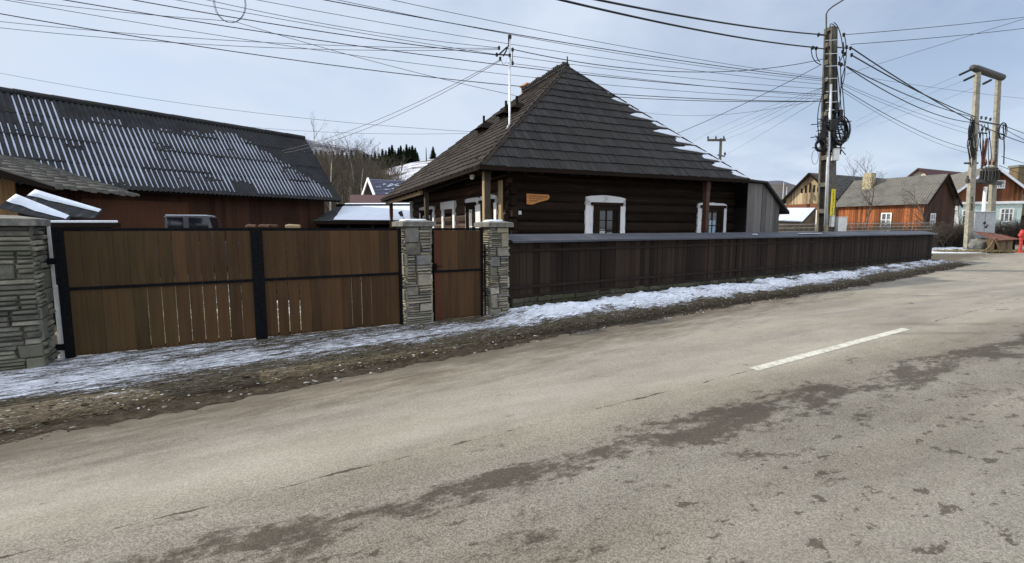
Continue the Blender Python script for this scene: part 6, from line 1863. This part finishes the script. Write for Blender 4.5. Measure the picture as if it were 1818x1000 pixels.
wires = [
 ((700, -75), 8, (1452, 85), PX, (1177, 41), T3, 'thick black cable to the concrete pole bracket, lower of the two heavy top ones'),
 ((760, -66), 8, (1463, 62), PX, (1226, 31), T3, 'thick black cable to the concrete pole top, upper of the two heavy top ones'),
 ((560, -30), 12, (1462, 138), PX, (900, 43), T1, 'thin wire passing highest over the white service mast'),
 ((430, -28), 12, (1462, 141), PX, (880, 55), T2, 'dark cable passing just above the white mast top, right of the highest thin wire'),
 ((470, -28), 12.2, (1462, 144), PX + .1, (880, 57), T1, 'thin wire running close against the dark cable just above the white mast top'),
 ((330, -24), 12, (1462, 150), PX, (893, 76), T1, 'thin wire crossing behind the white mast just below its top'),
 ((290, -18), 12, (886, 85), mbase.y, (420, 12), T1, 'thin wire ending at the uppermost left mast insulator, coming from the top edge'),
 ((240, -14), 12, (882, 97), mbase.y, (420, 20), T1, 'thin wire ending at the middle left mast insulator'),
 ((150, -16), 12, (882, 98), mbase.y, (420, 32), T2, 'darker wire ending at the middle left mast insulator below its thinner neighbour'),
 ((20, -16), 12, (1462, 168), PX, (671, 87), T2, 'dark cable from the upper left edge passing the mast below its insulators'),
 ((-60, -12), 12, (1462, 176), PX, (605, 95), T1, 'thin wire from the top left corner passing low across the white mast'),
 ((-60, 14), 12, (1462, 180), PX, (780, 139), T2, 'lowest dark cable from the left edge passing in front of the shingle roof'),
 ((-60, 32), 13, (887, 86), mbase.y, (460, 75), T1, 'thin slack wire from the left edge to the mast, upper of the two slack ones'),
 ((-60, 43), 13, (887, 88), mbase.y, (460, 84), T1, 'thin slack wire from the left edge to the mast, lower of the two slack ones'),
 ((-60, -12), 12.5, (415, 38), 13.5, (230, 23), T1, 'thin wire from the top left corner ending at the hanging wire loop'),
 ((415, 38), 13.5, (915, 170), 15.5, (684, 115), T1, 'thin wire slanting from the hanging loop down behind the white mast'),
 ((-60, 118), 22, (836, 234), 21, (376, 191), T1, 'thin wire sagging low above the corrugated barn roof to the shingle roof'),
 ((300, 210), 26, (830, 237), 24, (643, 237), T1, 'nearly level thin wire just above the barn ridge end'),
 ((888, 106), mbase.y, (500, 268), 20, (700, 200), T1, 'left wire of the pair slanting from the mast down to the barn roof'),
 ((890, 107), mbase.y, (504, 272), 20.3, (712, 202), T1, 'right wire of the pair slanting from the mast down to the barn roof'),
 ((911, 88), mbase.y, (1462, 105), PX, (1190, 127), T2, 'slack cable from the upper right mast insulator to the concrete pole'),
 ((910, 100), mbase.y, (1462, 158), PX, (1150, 131), T1, 'thin wire from the mast to the concrete pole below the slack cable'),
 ((910, 113), mbase.y, (1462, 172), PX, (1150, 142), T1, 'thin wire from the lower right mast insulator to the concrete pole'),
 ((1090, 172), 20, (1462, 180), PX, (1280, 180), T2, 'nearly level dark cable right of the roof peak'),
 ((1120, 196), 26, (1462, 175), PX, (1260, 205), T1, 'thin level wire lowest over the right roof slope'),
 ((1180, 246), 23, (1458, 115), PX, (1330, 180), T2, 'dark wire slanting from the right roof slope up to the concrete pole'),
 ((1256, 247), 52, (1460, 156), PX, (1340, 210), T1, 'thin wire to the left insulator of the distant pole'),
 ((1271, 245), 52, (1461, 158), PX, (1350, 212), T1, 'thin wire to the middle insulator of the distant pole'),
 ((1285, 247), 52, (1462, 160), PX, (1365, 215), T1, 'thin wire to the right insulator of the distant pole'),
 ((1230, 252), 50, (1459, 156), PX, (1330, 204), T1, 'thin wire left of the distant pole, highest of its slanting bundle'),
 ((1286, 276), 52, (1462, 172), PX, (1390, 216), T1, 'thin wire to the low right bracket of the distant pole'),
 ((1498, 62), PX, (1870, 24), 24, (1640, 50), T2, 'upper dark wire rising from the concrete pole to the top right edge'),
 ((1510, 79), PX, (1870, 44), 24, (1650, 68), T2, 'second dark wire rising from the concrete pole to the top right edge'),
 ((1500, 133), PX, (1870, 18), 14, (1620, 95), T1, 'thin straight wire climbing steeply to the upper right edge'),
 ((1540, 138), 24, (1870, 180), 30, (1640, 153), T1, 'thin level wire crossing behind the crossbeam poles'),
 ((1513, 86), PX, (1870, 266), 40, (1608, 148), T3, 'thick twisted cable from the concrete pole running past the twin poles, topmost of the bundle'),
 ((1512, 98), PX, (1733, 208), 29.8, (1610, 152), T3, 'thick twisted cable from the concrete pole, second of the bundle to the twin poles'),
 ((1503, 118), PX, (1728, 208), 29.8, (1610, 168), T3 * .8, 'dark cable from the concrete pole, third of the bundle to the twin poles'),
 ((1503, 119), PX, (1728, 218), 29.8, (1600, 176), T3 * .8, 'dark cable from the concrete pole, fourth of the bundle to the twin poles'),
 ((1496, 148), PX, (1728, 232), 29.8, (1600, 190), T1, 'thin wire below the dark cables between the concrete pole and the twin poles'),
 ((1497, 152), PX, (1728, 240), 29.8, (1620, 204), T1, 'thin wire, fifth down between the concrete pole and the twin poles'),
 ((1497, 158), PX, (1740, 268), 32, (1610, 222), T2, 'darker of the lowest wires drooping towards the transformer'),
 ((1497, 163), PX, (1740, 276), 32, (1600, 224), T1, 'lowest thin wire drooping towards the transformer'),
 ((1778, 222), 31, (1870, 258), 36, (1818, 237), T3 * .8, 'dark cable leaving the twin poles to the right, upper one'),
 ((1778, 226), 31, (1870, 272), 36, (1818, 248), T3 * .7, 'dark cable leaving the twin poles to the right, second one'),
 ((1778, 278), 31, (1870, 305), 36, (1818, 290), T3 * .7, 'dark cable leaving the twin poles to the right beside the transformer top'),
 ((1774, 294), 31, (1870, 330), 36, (1818, 311), T3 * .7, 'lowest dark cable leaving the twin poles to the right'),
 ((1704, 133), 29.2, (1520, 215), 45, (1640, 160), T1, 'faint wire from the left insulator string of the crossbeam'),
 ((1712, 143), 29.2, (1520, 226), 45, (1650, 167), T1, 'faint wire from the middle insulator string of the crossbeam'),
 ((1746, 149), 29.4, (1560, 220), 45, (1690, 172), T1, 'faint wire from the right insulator string of the crossbeam'),
]
for w_ in wires:
    wire(*w_[:6], w_[6], 'overhead wires', 'cable' if w_[5] >= T2 else 'thin_cable')
mb = MB(); ring(mb, at(408, 8, 13.5), .36, .007, .1, ey=1.25, seed=5, turns=2)
tag(mb.build('wire_loop', M['thin_cable']), 'spare loop of thin wire hanging from the cables near the top left', 'cable coil')
